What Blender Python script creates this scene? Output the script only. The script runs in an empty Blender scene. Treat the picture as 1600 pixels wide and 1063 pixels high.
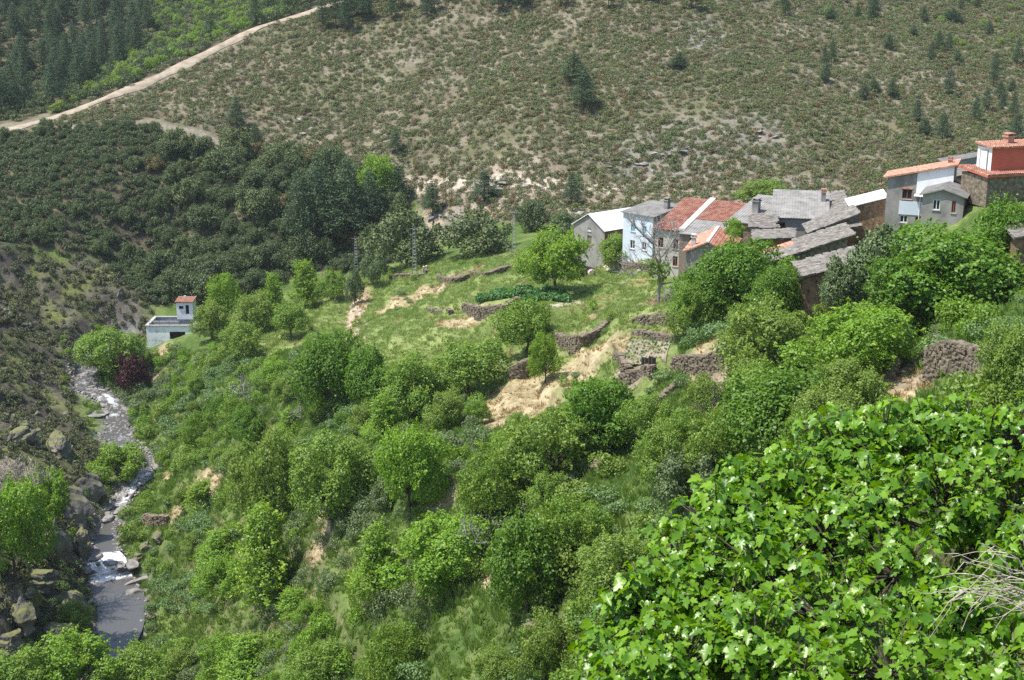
import bpy, math, random
import numpy as np
from mathutils import Vector, Matrix
R = math.radians
random.seed(7)
rng = np.random.default_rng(11)
sc = bpy.context.scene
col = sc.collection

# ------------------------------------------------------------------ camera, sky, sun, exposure
PITCH = 16.0
FPX = 2084.0                       # focal length in photo pixels (photo 1600 x 1063)
CZ = 100.0
cam = bpy.data.cameras.new('camera'); cam.angle = 2 * math.atan(800 / FPX); cam.clip_start = .1; cam.clip_end = 5000
camo = bpy.data.objects.new('camera', cam); col.objects.link(camo)
camo.location = (0, 0, CZ); camo.rotation_euler = (R(90 - PITCH), 0, 0); sc.camera = camo
SUN_AZ, SUN_EL = -104.0, 64.0       # azimuth from +Y (forward), negative = left
w = bpy.data.worlds.new('World'); sc.world = w; w.use_nodes = True
wn = w.node_tree.nodes; bg = wn['Background']
sky = wn.new('ShaderNodeTexSky'); sky.sky_type = 'NISHITA'; sky.sun_disc = False
sky.sun_elevation = R(SUN_EL); sky.sun_rotation = R(SUN_AZ % 360)
w.node_tree.links.new(sky.outputs[0], bg.inputs[0]); bg.inputs[1].default_value = .15
sun = bpy.data.lights.new('sun', 'SUN'); sun.energy = 4.4; sun.angle = R(.5); sun.color = (1, .95, .87)
suno = bpy.data.objects.new('sun', sun); col.objects.link(suno)
suno.rotation_euler = (R(90 - SUN_EL), 0, R(180 - SUN_AZ)); suno.location = (-60, 30, 180)
sc.view_settings.view_transform = 'Standard'; sc.view_settings.look = 'None'
sc.view_settings.exposure = .72; sc.view_settings.gamma = 1
sc.cycles.max_bounces = 5; sc.cycles.diffuse_bounces = 3; sc.cycles.glossy_bounces = 2
sc.cycles.transmission_bounces = 3; sc.cycles.transparent_max_bounces = 4
sc.cycles.caustics_reflective = False; sc.cycles.caustics_refractive = False
sc.cycles.use_denoising = False

# ------------------------------------------------------------------ pixel <-> world
cp, sp = math.cos(R(PITCH)), math.sin(R(PITCH))
def ray(u, v):
    u = np.asarray(u, float); v = np.asarray(v, float)
    a = (u - 800) / FPX; b = (531.5 - v) / FPX
    return a, cp + b * sp, -sp + b * cp
def P(u, v, D):
    a, b, c = ray(u, v); k = D / b
    return np.stack([a * k, b * k, CZ + c * k], -1)
def proj(p):
    p = np.asarray(p, float); x, y, z = p[..., 0], p[..., 1], p[..., 2] - CZ
    d = y * cp - z * sp; d = np.where(d < .01, .01, d)
    return 800 + x / d * FPX, 531.5 - (y * sp + z * cp) / d * FPX, d
def ppm(p): return FPX / proj(p)[2]
def inside(u, v, poly):
    r = np.zeros(np.shape(u), bool); n = len(poly)
    for i in range(n):
        x1, y1 = poly[i]; x2, y2 = poly[i - 1]
        c = ((y1 > v) != (y2 > v))
        with np.errstate(divide='ignore', invalid='ignore'):
            r ^= c & (u < (x2 - x1) * (v - y1) / (y2 - y1 + 1e-12) + x1)
    return r

# ------------------------------------------------------------------ noise
def _hash(i, j, s):
    h = (i.astype(np.int64) * 374761393 + j.astype(np.int64) * 668265263 + s * 974634777) & 0xffffffff
    h = ((h ^ (h >> 13)) * 1274126177) & 0xffffffff
    return ((h ^ (h >> 16)) & 0xffff) / 65535.
def vnoise(x, y, s=0):
    i = np.floor(x); j = np.floor(y); fx = x - i; fy = y - j
    fx = fx * fx * (3 - 2 * fx); fy = fy * fy * (3 - 2 * fy)
    a = _hash(i, j, s); b = _hash(i + 1, j, s); c = _hash(i, j + 1, s); d = _hash(i + 1, j + 1, s)
    return (a * (1 - fx) + b * fx) * (1 - fy) + (c * (1 - fx) + d * fx) * fy
def fbm(x, y, o=4, s=0):
    t = 0; a = .5
    for k in range(o):
        t = t + a * (vnoise(x, y, s + k) - .5); x = x * 2.03 + 7.1; y = y * 2.03 + 3.7; a *= .5
    return t
def sm(a, b, x): t = np.clip((x - a) / (b - a), 0, 1); return t * t * (3 - 2 * t)

# ------------------------------------------------------------------ terrain: control points (pixel, forward distance)
CTRL = [
 # big sunlit hillside
 (560,410,280),(700,372,270),(900,335,262),(1100,325,258),(1300,300,255),(1500,258,255),(1700,235,255),
 (600,250,305),(800,220,300),(1000,200,300),(1200,180,300),(1400,160,308),(1600,130,330),(1800,110,340),
 (600,100,352),(800,80,345),(1000,70,340),(1200,60,345),(1400,40,365),(1600,20,400),(1800,10,420),
 (600,-20,390),(800,-20,378),(1000,-20,372),(1200,-20,380),(1450,-20,410),(1700,-30,450),
 (1300,120,320),(1500,100,335),
 # dirt road ridge
 (500,12,392),(400,45,378),(300,92,362),(200,138,345),(100,180,328),(0,208,312),(-150,235,300),
 (380,235,318),(230,190,322),(120,205,315),
 # beyond the ridge
 (330,40,440),(200,90,420),(100,130,390),(0,170,365),(0,90,420),(100,40,450),(0,0,480),(200,0,500),(350,-5,490),(-200,60,430),(200,-60,560),(-200,-40,520),
 # shaded oak slope and left slope
 (0,300,285),(150,300,290),(300,310,296),(420,330,292),(250,420,281),(400,410,280),(100,400,268),(0,420,258),(230,470,262),(480,420,280),
 (-200,330,270),(-200,500,225),(0,520,236),(80,560,236),(0,620,212),(80,660,205),(0,720,180),(100,740,186),(120,800,178),(40,820,158),(110,870,163),
 (40,930,142),(120,950,152),(-150,800,150),(-150,1000,122),(20,1050,122),
 # terraced fields and spur
 (265,532,243),(330,500,256),(440,480,255),(560,435,248),(650,430,233),(800,405,215),(930,412,203),(1060,415,184),(1150,415,172),
 (700,450,210),(560,500,215),(800,480,180),(900,480,170),(420,560,205),(540,600,170),(660,580,165),(760,530,170),(860,560,150),(980,520,145),
 (1000,575,135),(1100,520,130),(1200,430,158),(1270,482,126),(1350,400,150),(1420,342,162),(1520,300,158),(1620,300,150),(1480,500,104),(1600,440,104),
 (1180,560,118),(1080,620,118),(1250,640,98),(1400,610,90),(1500,585,84),(1550,490,91),(1640,500,88),
 # valley side below the camera
 (300,620,208),(420,650,172),(560,680,152),(700,660,140),(820,640,136),(930,690,118),(300,720,180),(400,800,148),(300,850,158),(520,800,128),
 (640,800,118),(780,780,112),(900,820,98),(1050,750,95),(1150,700,95),(250,930,158),(350,920,138),(480,920,122),(620,930,108),(760,930,98),
 (900,950,88),(1030,900,82),(1150,850,78),(1300,760,75),(1450,680,72),(1550,640,70),(260,1030,146),(400,1040,124),(600,1050,102),(800,1050,86),
 (950,1063,74),(1100,1063,58),(1300,1000,46),(1500,900,42),
]
STREAM = [  # u, v, water height relative to the camera, half width (m)
 (150,548,-73.2,1.12),(135,569,-73.6,1.24),(128,603,-74.2,1.18),(154,614,-74.5,1.36),(175,629,-75.1,1.30),(186,644,-75.6,1.18),(184,663,-76.1,1.24),(182,682,-76.3,1.49),
 (200,698,-76.7,1.18),(222,712,-77.1,0.99),(230,740,-77.6,1.05),(203,760,-78.2,0.93),(190,781,-78.9,0.68),(174,810,-79.2,0.62),(163,838,-79.3,1.18),(163,862,-79.35,1.43),
 (166,878,-79.4,2.08),(170,890,-80.5,2.16),(176,920,-80.55,2.48),(192,950,-80.6,2.72),(184,990,-80.65,2.40),(150,1050,-80.9,2.40),(90,1110,-82,2.40)]
sp_pts = []
for (u, v, z, hw) in STREAM:
    a, b, c = ray(u, v); k = z / c
    sp_pts.append((float(a * k), float(b * k), CZ + z, hw))
sp_pts = [(sp_pts[0][0] + 4, sp_pts[0][1] + 8, sp_pts[0][2] + .5, 1.2)] + sp_pts
sp_pts += [(sp_pts[-1][0] - 40, sp_pts[-1][1] - 50, sp_pts[-1][2] - 4, 3.)]
SP = np.array(sp_pts)
cw = [P(*c) for c in CTRL]
for k in range(len(SP)):
    cw.append(np.array([SP[k, 0], SP[k, 1], SP[k, 2] - .4]))
WORLD = [(0,0,-1.8),(12,4,-2.2),(-14,3,-3),(5,-40,4),(-60,-40,-8),(80,-30,2),(4,13,-9.4),(9,14,-9.6),(-10,20,-13.5),(0,35,-22),(12,30,-18),(40,40,-15),(60,60,-17),(-40,40,-38),(-90,60,-60),(-130,90,-66),
 (-220,150,-40),(-300,300,-25),(-380,500,0),(120,100,-18),(180,160,-18),(200,220,-28),(240,300,-30),(300,420,10),(0,460,30),(100,480,30),(220,560,20),(-100,620,10),(-250,700,20),(100,750,60),(300,750,50),(-400,850,40),(400,850,60),(400,200,0),(-420,100,10),(400,-40,10),(-400,-40,10)]
for (x, y, z) in WORLD: cw.append(np.array([x, y, CZ + z]))
CW = np.array(cw)
def tps_fit(C, lam=.02):
    X = C[:, :2] / 100; n = len(X)
    d2 = ((X[:, None] - X[None]) ** 2).sum(-1); K = .5 * d2 * np.log(d2 + 1e-12) + lam * np.eye(n) * .05
    Pm = np.c_[np.ones(n), X]; A = np.zeros((n + 3, n + 3)); A[:n, :n] = K; A[:n, n:] = Pm; A[n:, :n] = Pm.T
    return np.linalg.solve(A, np.r_[C[:, 2], 0, 0, 0]), X
TW, TX = tps_fit(CW)
def tps(x, y):
    x = x / 100; y = y / 100; z = TW[-3] + TW[-2] * x + TW[-1] * y
    for k in range(len(TX)):
        d2 = (x - TX[k, 0]) ** 2 + (y - TX[k, 1]) ** 2
        z = z + TW[k] * .5 * d2 * np.log(d2 + 1e-12)
    return z
GX0, GY0, NX, NY = -450., -60., 901, 961
gx2, gy2 = np.meshgrid(np.arange(GX0, GX0 + 903, 3.), np.arange(GY0, GY0 + 963, 3.))
zc = tps(gx2, gy2)
gx, gy = np.meshgrid(np.arange(NX) + GX0, np.arange(NY) + GY0)
def bil(Z, fx, fy):
    fx = np.clip(fx, 0, Z.shape[1] - 1.001); fy = np.clip(fy, 0, Z.shape[0] - 1.001)
    i = fx.astype(int); j = fy.astype(int); a = fx - i; b = fy - j
    return (Z[j, i] * (1 - a) + Z[j, i + 1] * a) * (1 - b) + (Z[j + 1, i] * (1 - a) + Z[j + 1, i + 1] * a) * b
HG = bil(zc, (gx - GX0) / 3, (gy - GY0) / 3)
HG = np.clip(HG, 12, 220)
# zones (photo pixels)
Z_HILL = [(-60,215),(0,214),(140,172),(280,104),(400,50),(505,12),(600,-200),(2000,-200),(2000,330),(1330,330),(1000,345),(900,352),(700,345),(620,300),(500,250),(390,240),(330,205),(240,185),(100,196)]
Z_PINE = [(-300,-120),(240,-120),(225,40),(215,95),(140,140),(40,190),(-300,215)]
Z_OAK = [(-200,225),(100,205),(200,190),(330,240),(500,250),(620,300),(640,405),(560,425),(480,425),(330,478),(230,475),(150,400),(-200,345)]
Z_LEFT = [(-400,345),(150,400),(240,478),(225,540),(140,560),(110,610),(150,700),(170,760),(150,830),(140,900),(145,1000),(100,1200),(-400,1200)]
Z_FIELD = [(330,500),(440,480),(560,425),(800,388),(1000,405),(1070,470),(1060,560),(980,640),(790,660),(700,600),(560,560),(520,520),(400,560),(330,540)]
gu, gv, gd = proj(np.stack([gx, gy, HG], -1))
front = gy > 20
def soft(mask, n=4):
    m = mask.astype(float)
    for _ in range(n):
        m = (m + np.roll(m, 1, 0) + np.roll(m, -1, 0) + np.roll(m, 1, 1) + np.roll(m, -1, 1)) / 5
    return m
m_field = soft(inside(gu, gv, Z_FIELD) & front & (gy < 262) & (gy > 105), 8)
m_left = soft(inside(gu, gv, Z_LEFT) & front, 6)
m_hill = soft(inside(gu, gv, Z_HILL) & (gy > 235), 8)
near_slope = np.clip(1 - m_field - m_left - m_hill, 0, 1) * (gy < 235) * (gy > 20)
# hillside folds, rock crags on the left bank, terraces on the fields
HG += m_hill * (fbm(gx / 45, gy / 45, 4, 3) * 9 + fbm(gx / 9, gy / 9, 3, 5) * 1.6)
rid = np.abs(fbm(gx / 16, gy / 16, 4, 21)) * 2
HG += m_left * ((.35 - rid) * 7 + fbm(gx / 5, gy / 5, 3, 25) * 2.2)
HG += (m_field + near_slope) * fbm(gx / 14, gy / 14, 3, 31) * 1.2
def terrace(z, h, sharp):
    q = z / h; f = q - np.floor(q); return (np.floor(q) + sm(sharp, 1, f)) * h
tz = HG + fbm(gx / 30, gy / 30, 3, 41) * 2.5
HG = HG + (m_field * .8) * (terrace(tz, 2.1, .72) - tz) + near_slope * .7 * (terrace(tz, 2.6, .6) - tz)
# stream channel
def poly_dist(x, y, pts):
    best = np.full(x.shape, 1e9); zz = np.zeros(x.shape); hw = np.zeros(x.shape)
    for k in range(len(pts) - 1):
        a = pts[k]; b = pts[k + 1]; dx, dy = b[0] - a[0], b[1] - a[1]; L = dx * dx + dy * dy + 1e-9
        t = np.clip(((x - a[0]) * dx + (y - a[1]) * dy) / L, 0, 1)
        d = np.hypot(x - a[0] - t * dx, y - a[1] - t * dy); m = d < best
        best = np.where(m, d, best); zz = np.where(m, a[2] + t * (b[2] - a[2]), zz); hw = np.where(m, a[3] + t * (b[3] - a[3]), hw)
    return best, zz, hw
sub = (gx > -130) & (gx < 60) & (gy > 80) & (gy < 258)
sd, sz, sw = poly_dist(gx[sub], gy[sub], SP)
hh = HG[sub]
tgt = sz - .55 + np.maximum(0, sd - sw) * (1.5 + 1.2 * fbm(gx[sub] / 4, gy[sub] / 4, 2, 61))
hh = np.where(sd < sw + 5, np.minimum(hh, tgt), hh)
hh = np.where(sd < sw + 1.2, np.maximum(hh, sz - .7), hh)
lowb = sz - .3 + (sd - sw) * .12
hh = np.where((sd >= sw + .6) & (sd < 9), np.maximum(hh, lowb), hh)
HG[sub] = hh
# keep the view free just under the camera
HG = np.where((gy < 60) & (np.abs(gx) < 60), np.minimum(HG, CZ - 1.7 - np.maximum(0, gy) * .58 + np.maximum(0, gx - 14) * .5 + 2), HG)
def H(x, y): return bil(HG, np.asarray(x, float) - GX0, np.asarray(y, float) - GY0)
TS = 30 * np.power(700 / 30., np.arange(900) / 899.)
def hit(u, v, tmin=30):
    a, b, c = ray(u, v); a, b, c = float(a), float(b), float(c)
    y = TS[TS >= tmin]; x = a / b * y; z = CZ + c / b * y
    g = H(x, y) - z; k = np.argmax(g > 0)
    if g[k] <= 0: k = len(y) - 1
    if k == 0: yy = y[0]
    else:
        t = g[k - 1] / (g[k - 1] - g[k] + 1e-9); yy = y[k - 1] + (y[k] - y[k - 1]) * t
    return np.array([a / b * yy, yy, float(H(a / b * yy, yy))])

WALLS = [
 ([(735,496),(752,500),(788,496),(800,490)], 1.8, 'curved dry stone wall holding up the potato bed'),
 ([(797,594),(815,592),(836,584)], 2.3, 'short dry stone wall with a bright edge beneath the hazel thicket'),
 ([(880,548),(905,548),(934,538)], 1.8, 'dark overgrown terrace wall above the straw covered plot'),
 ([(1010,520),(1026,518),(1046,514)], 2.0, 'high dry stone wall above the ploughed plot'),
 ([(1012,530),(1030,531),(1050,536)], .8, 'low lit stone wall along the back of the ploughed plot'),
 ([(1076,586),(1100,588),(1126,578)], 2.0, 'broad dark terrace wall beside the brown soil heap'),
 ([(962,575),(975,600),(988,608)], 2.4, 'dry stone corner wall at the left end of the ploughed plot'),
 ([(988,608),(1003,600),(1012,595)], 1.8, 'rough stone wall with yellow ivy under the ploughed plot'),
 ([(690,440),(710,443),(720,440)], .8, 'low broken field wall in the upper meadow'),
 ([(742,432),(760,432),(778,428)], .7, 'tumbled field wall next to the broken one in the meadow'),
 ([(628,433),(645,434),(664,432)], .5, 'row of loose pale stones below the middle pylon'),
 ([(680,490),(690,492),(700,489)], .6, 'tiny stone step wall in the meadow below the straw strip'),
 ([(1060,604),(1030,636),(990,668),(955,700),(928,738)], .6, 'long pale stone edge running diagonally down to the orchard'),
 ([(1348,640),(1352,622),(1372,606),(1395,590)], 1.0, 'rubble wall along the edge of the reddish dry terrace'),
 ([(1398,585),(1404,560),(1412,540)], 1.4, 'stacked slab wall behind the blue board'),
 ([(1405,590),(1440,570),(1460,545),(1480,505)], .5, 'narrow stone kerb climbing under the big walnut'),
 ([(1490,588),(1520,598),(1570,600),(1640,590)], 2.3, 'high crumbling terrace wall below the vegetable bed'),
 ([(824,1005),(838,1008)], 1.6, 'short stone wall end beside the glossy walnut'),
 ([(1085,498),(1105,500),(1130,494)], 1.2, 'shadowed stone wall beneath the walnut trees'),
 ([(226,815),(240,822),(262,818)], 1.5, 'earth and stone terrace edge above the stream'),
 ([(925,415),(960,419),(1000,422)], 1.0, 'pale retaining wall of the lane by the barn'),
]
WALL3 = []
for (px, hg, lb) in WALLS:
    q3 = [hit(u, v) for u, v in px]
    if len(px) > 2 and not ('edge' in lb or 'kerb' in lb or 'corner' in lb):   # run the ends into the slope
        a_ = q3[0] + (q3[0] - q3[1]) * min(1.2, 2.6 / (np.linalg.norm(q3[0] - q3[1]) + .1)); b_ = q3[-1] + (q3[-1] - q3[-2]) * min(1.2, 2.6 / (np.linalg.norm(q3[-1] - q3[-2]) + .1))
        for e_ in (a_, b_): e_[1] += .8; e_[2] = max(float(H(e_[0], e_[1])), e_[2] - .4)
        q3 = [a_] + q3 + [b_]
    WALL3.append(q3)
for (px, hg, lb), P3 in zip(WALLS, WALL3):
    if 'edge' in lb or 'kerb' in lb or 'loose' in lb or 'wall end' in lb or 'crumbling' in lb: continue
    A = np.array([(p[0], p[1], p[2], 0) for p in P3]); x0, x1, y0, y1 = A[:, 0].min() - 6, A[:, 0].max() + 6, A[:, 1].min() - 2, A[:, 1].max() + 14
    ix0, ix1, iy0, iy1 = int(x0 - GX0), int(x1 - GX0) + 1, int(y0 - GY0), int(y1 - GY0) + 1
    sx_, sy_ = gx[iy0:iy1, ix0:ix1], gy[iy0:iy1, ix0:ix1]
    o_ = np.argsort(A[:, 0]); yl = np.interp(sx_, A[o_, 0], A[o_, 1]); zl = np.interp(sx_, A[o_, 0], A[o_, 2]); sgd = sy_ - yl
    wgt = sm(-.2, .8, sgd) * (1 - sm(3, 9, sgd)) * (1 - sm(-1, 5, np.maximum(A[:, 0].min() - sx_, sx_ - A[:, 0].max())))
    hh = HG[iy0:iy1, ix0:ix1]; tg = zl + hg - .15 + sgd * .03
    HG[iy0:iy1, ix0:ix1] = hh + wgt * np.maximum(0, tg - hh)

# ------------------------------------------------------------------ materials
def newmat(name):
    m = bpy.data.materials.new(name); m.use_nodes = True
    return m, m.node_tree.nodes, m.node_tree.links, m.node_tree.nodes['Principled BSDF']
def noisecol(n, l, cols, scale, detail=4, coord='Object', rough=.6):
    tc = n.new('ShaderNodeTexCoord'); t = n.new('ShaderNodeTexNoise'); t.inputs['Scale'].default_value = scale
    t.inputs['Detail'].default_value = detail; t.inputs['Roughness'].default_value = rough
    l.new(tc.outputs[coord], t.inputs['Vector'])
    r = n.new('ShaderNodeValToRGB'); e = r.color_ramp.elements
    while len(e) < len(cols): e.new(.5)
    for k, c in enumerate(cols):
        e[k].position = .28 + .44 * k / max(1, len(cols) - 1); e[k].color = (*c, 1)
    l.new(t.outputs['Fac'], r.inputs['Fac']); return r.outputs['Color'], t
def addbump(n, l, bs, scale, dist, strength=.6, coord='Object'):
    tc = n.new('ShaderNodeTexCoord'); t = n.new('ShaderNodeTexNoise'); t.inputs['Scale'].default_value = scale; t.inputs['Detail'].default_value = 5
    l.new(tc.outputs[coord], t.inputs['Vector']); b = n.new('ShaderNodeBump'); b.inputs['Strength'].default_value = strength; b.inputs['Distance'].default_value = dist
    l.new(t.outputs['Fac'], b.inputs['Height']); l.new(b.outputs[0], bs.inputs['Normal'])
def simple(name, cols, scale=3, rough=.85, bump=0, bscale=12, metallic=0, detail=4):
    m, n, l, b = newmat(name)
    c, _ = noisecol(n, l, cols, scale, detail); l.new(c, b.inputs['Base Color'])
    b.inputs['Roughness'].default_value = rough; b.inputs['Metallic'].default_value = metallic
    b.inputs['Specular IOR Level'].default_value = .25
    if bump: addbump(n, l, b, bscale, bump)
    return m
def leafmat(name, c1, c2, c3=None, trans=.32, rough=.5, spec=.35, tcol=None):
    m, n, l, b = newmat(name)
    geo = n.new('ShaderNodeNewGeometry'); oi = n.new('ShaderNodeObjectInfo')
    mx = n.new('ShaderNodeMix'); mx.data_type = 'RGBA'; mx.inputs['A'].default_value = (*c1, 1); mx.inputs['B'].default_value = (*c2, 1)
    l.new(geo.outputs['Random Per Island'], mx.inputs['Factor']); out = mx.outputs['Result']
    if c3:
        mr = n.new('ShaderNodeMapRange'); mr.inputs['From Min'].default_value = .25; mr.inputs['From Max'].default_value = 1.; mr.inputs['To Max'].default_value = .75
        l.new(oi.outputs['Random'], mr.inputs['Value'])
        m2 = n.new('ShaderNodeMix'); m2.data_type = 'RGBA'; l.new(mr.outputs[0], m2.inputs['Factor'])
        l.new(out, m2.inputs['A']); m2.inputs['B'].default_value = (*c3, 1); out = m2.outputs['Result']
    l.new(out, b.inputs['Base Color']); b.inputs['Roughness'].default_value = rough; b.inputs['Specular IOR Level'].default_value = spec
    tr = n.new('ShaderNodeBsdfTranslucent')
    hs = n.new('ShaderNodeHueSaturation'); hs.inputs['Hue'].default_value = .485; hs.inputs['Saturation'].default_value = 1.1; hs.inputs['Value'].default_value = 1.5
    l.new(out, hs.inputs['Color']); l.new(hs.outputs[0], tr.inputs['Color'])
    ms = n.new('ShaderNodeMixShader'); ms.inputs[0].default_value = trans
    l.new(b.outputs[0], ms.inputs[1]); l.new(tr.outputs[0], ms.inputs[2]); l.new(ms.outputs[0], n['Material Output'].inputs['Surface'])
    return m
M = {}
M['walnut'] = leafmat('walnut_leaf', (.070,.175,.014), (.145,.270,.028), (.095,.190,.020))
M['walnut_young'] = leafmat('walnut_shoot', (.130,.250,.028), (.190,.310,.045))
M['bright'] = leafmat('bright_leaf', (.120,.250,.022), (.215,.365,.042), (.170,.270,.032), trans=.36)
M['bright_young'] = leafmat('bright_shoot', (.220,.370,.040), (.300,.430,.060), trans=.36)
M['mid'] = leafmat('orchard_leaf', (.115,.220,.026), (.205,.325,.050), (.180,.250,.050))
M['mid_young'] = leafmat('orchard_shoot', (.220,.330,.050), (.300,.400,.085))
M['grey'] = leafmat('greygreen_leaf', (.110,.165,.065), (.185,.250,.105), (.130,.180,.070), trans=.25)
M['oak'] = leafmat('holm_oak_leaf', (.050,.088,.030), (.112,.160,.056), (.080,.120,.046), trans=.18)
M['oak_young'] = leafmat('holm_oak_shoot', (.140,.180,.066), (.220,.255,.105), trans=.2)
M['oakpale'] = leafmat('flowering_oak_leaf', (.095,.140,.048), (.165,.210,.080), (.130,.160,.058), trans=.2)
M['oakrust'] = leafmat('rusty_oak_leaf', (.120,.110,.036), (.180,.155,.055), (.140,.125,.048), trans=.15)
M['pine'] = leafmat('pine_needle', (.045,.085,.038), (.100,.155,.065), (.065,.115,.062), trans=.15, rough=.65)
M['purple'] = leafmat('purple_leaf', (.040,.012,.014), (.085,.028,.028), trans=.2)
M['bramble'] = leafmat('bramble_leaf', (.100,.190,.055), (.190,.290,.105), (.130,.215,.062), trans=.25)
M['heath_g'] = leafmat('heath_green', (0.105,0.135,0.045), (0.203,0.232,0.090), (0.128,0.180,0.062), trans=.15)
M['heath_b'] = leafmat('heath_brown', (.165,.128,.055), (.245,.190,.090), (.160,.140,.062), trans=.15)
M['heath_p'] = leafmat('heath_grey', (0.145,0.152,0.082), (0.258,0.258,0.158), (0.158,0.172,0.092), trans=.12)
M['mossy'] = leafmat('slope_shrub', (.070,.084,.038), (.140,.155,.070), (.095,.110,.052), trans=.14)
M['grass'] = leafmat('grass_blade', (.185,.280,.060), (.320,.410,.130), (.290,.350,.130), trans=.35, rough=.6)
M['slope_grass'] = leafmat('slope_grass_blade', (.105,.200,.034), (.205,.310,.070), (.170,.250,.065), trans=.35, rough=.6)
M['straw'] = leafmat('straw_blade', (.360,.260,.120), (.500,.390,.200), (.330,.260,.110), trans=.25, rough=.7)
M['crop'] = leafmat('potato_leaf', (.060,.170,.040), (.110,.240,.070), trans=.25)
M['fig'] = leafmat('fig_leaf', (.062,.172,.008), (.205,.370,.022), trans=.38, rough=.36, spec=.5)
M['bark'] = simple('bark', [(.05,.04,.03),(.13,.11,.09)], 6, .95, .03, 14)
M['greybark'] = simple('grey_bark', [(.16,.15,.14),(.34,.32,.30)], 6, .95, .03, 14)
M['twig'] = simple('dry_twig', [(.30,.24,.19),(.52,.46,.40)], 9, .9)
M['schist'] = simple('schist_wall', [(.066,.052,.036),(.165,.135,.095),(.29,.245,.185)], 2.6, .95, .12, 3.5, detail=7)
M['browns'] = simple('brown_stone_wall', [(.09,.055,.032),(.22,.14,.085),(.32,.22,.14)], 2.4, .95, .1, 3.5, detail=7)
M['orangew'] = simple('rusty_earth_wall', [(.12,.06,.028),(.30,.15,.065)], 1.5, .95, .06, 4)
M['rock'] = simple('grey_schist_rock', [(.045,.042,.038),(.15,.14,.125),(.30,.28,.25)], .9, .9, .18, 2.2, detail=8)
M['boulder'] = simple('river_boulder', [(.09,.085,.08),(.23,.215,.20),(.38,.36,.33)], 1.2, .75, .08, 3, detail=7)
M['slate'] = simple('slate_slab', [(.095,.085,.072),(.185,.168,.145),(.31,.285,.25)], 1.6, .8, .02, 10, detail=6) #((0.122,0.122,0.122),(0.216,0.212,0.205),(0.317,0.302,0.281)], 1.6, .8, .02, 10, detail=6)
M['greyroof'] = simple('grey_fibre_roof', [(.14,.135,.125),(.235,.226,.21),(.31,.30,.28)], .9, .85, .02, 10, detail=8) #((0.194,0.194,0.191),(0.274,0.274,0.266),(0.331,0.324,0.310)], .9, .85, .02, 10)
M['whiteroof'] = simple('white_sheet_roof', [(.52,.51,.49),(.68,.68,.67),(.76,.76,.75)], .9, .5)
M['tile'] = simple('red_clay_tile', [(.20,.085,.055),(.36,.165,.115),(.48,.30,.23)], 1.1, .85, .015, 12, detail=9)
M['tileo'] = simple('orange_clay_tile', [(.26,.12,.078),(.43,.215,.145),(.54,.38,.30)], 2.2, .85, .015, 12, detail=6)
M['mortar'] = simple('white_mortar', [(.40,.38,.35),(.62,.60,.57)], 2, .9)
M['render_g'] = simple('grey_cement_render', [(.14,.13,.118),(.26,.245,.225),(.34,.325,.30)], .55, .95, .01, 6, detail=7)
M['render_c'] = simple('cream_render', [(.36,.34,.29),(.52,.49,.42)], .8, .95, .01, 6, detail=7)
M['render_w'] = simple('white_render', [(.70,.70,.69),(.85,.85,.84)], .6, .9, .01, 6, detail=7)
M['render_b'] = simple('pale_blue_render', [(.50,.56,.62),(.64,.70,.75)], .6, .9, .01, 6, detail=7)
M['stainw'] = simple('stained_whitewash', [(.34,.34,.35),(.82,.83,.84),(.88,.88,.89)], .9, .9, .01, 6, detail=8)
M['concrete'] = simple('concrete', [(.30,.29,.27),(.46,.45,.42)], 1.5, .9, .01, 6)
M['redwall'] = simple('terracotta_paint', [(.46,.105,.065),(.55,.14,.09)], .7, .9)
M['pane'] = simple('dark_glass', [(.012,.014,.016),(.03,.034,.036)], 2, .15)
M['dark'] = simple('dark_interior', [(.010,.009,.008),(.02,.018,.016)], 2, .9)
M['frame_r'] = simple('brown_red_frame', [(.22,.08,.05),(.30,.12,.08)], 4, .7)
M['frame_w'] = simple('white_frame', [(.70,.70,.68),(.80,.80,.78)], 4, .6)
M['frame_b'] = simple('blue_shutter', [(.16,.40,.52),(.26,.52,.62)], 4, .6)
M['wood'] = simple('weathered_wood', [(.14,.105,.08),(.26,.21,.17)], 5, .9)
M['steel'] = simple('galvanised_steel', [(.20,.21,.22),(.30,.31,.32)], 5, .5, metallic=.5)
M['soil'] = simple('tilled_soil', [(.15,.12,.085),(.24,.20,.145),(.33,.29,.22)], 1.4, 1, .05, 8)
M['skin'] = simple('skin', [(.45,.28,.20),(.55,.36,.27)], 5, .6)
M['cloth_d'] = simple('dark_cloth', [(.014,.014,.022),(.03,.03,.045)], 6, .9)
M['cloth_l'] = simple('lilac_grey_cloth', [(.24,.23,.30),(.34,.33,.40)], 6, .9)
M['hat'] = simple('pale_straw_hat', [(.62,.57,.46),(.75,.70,.58)], 8, .9)
M['pinkc'] = simple('pink_cloth', [(.62,.26,.55),(.76,.42,.68)], 2, .8)
M['maroonc'] = simple('maroon_cloth', [(.10,.02,.04),(.16,.04,.07)], 2, .9)
M['bluep'] = simple('blue_plastic', [(.010,.025,.07),(.02,.045,.11)], 3, .5)
M['rope'] = simple('wire', [(.10,.10,.10),(.16,.16,.16)], 3, .6)

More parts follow.
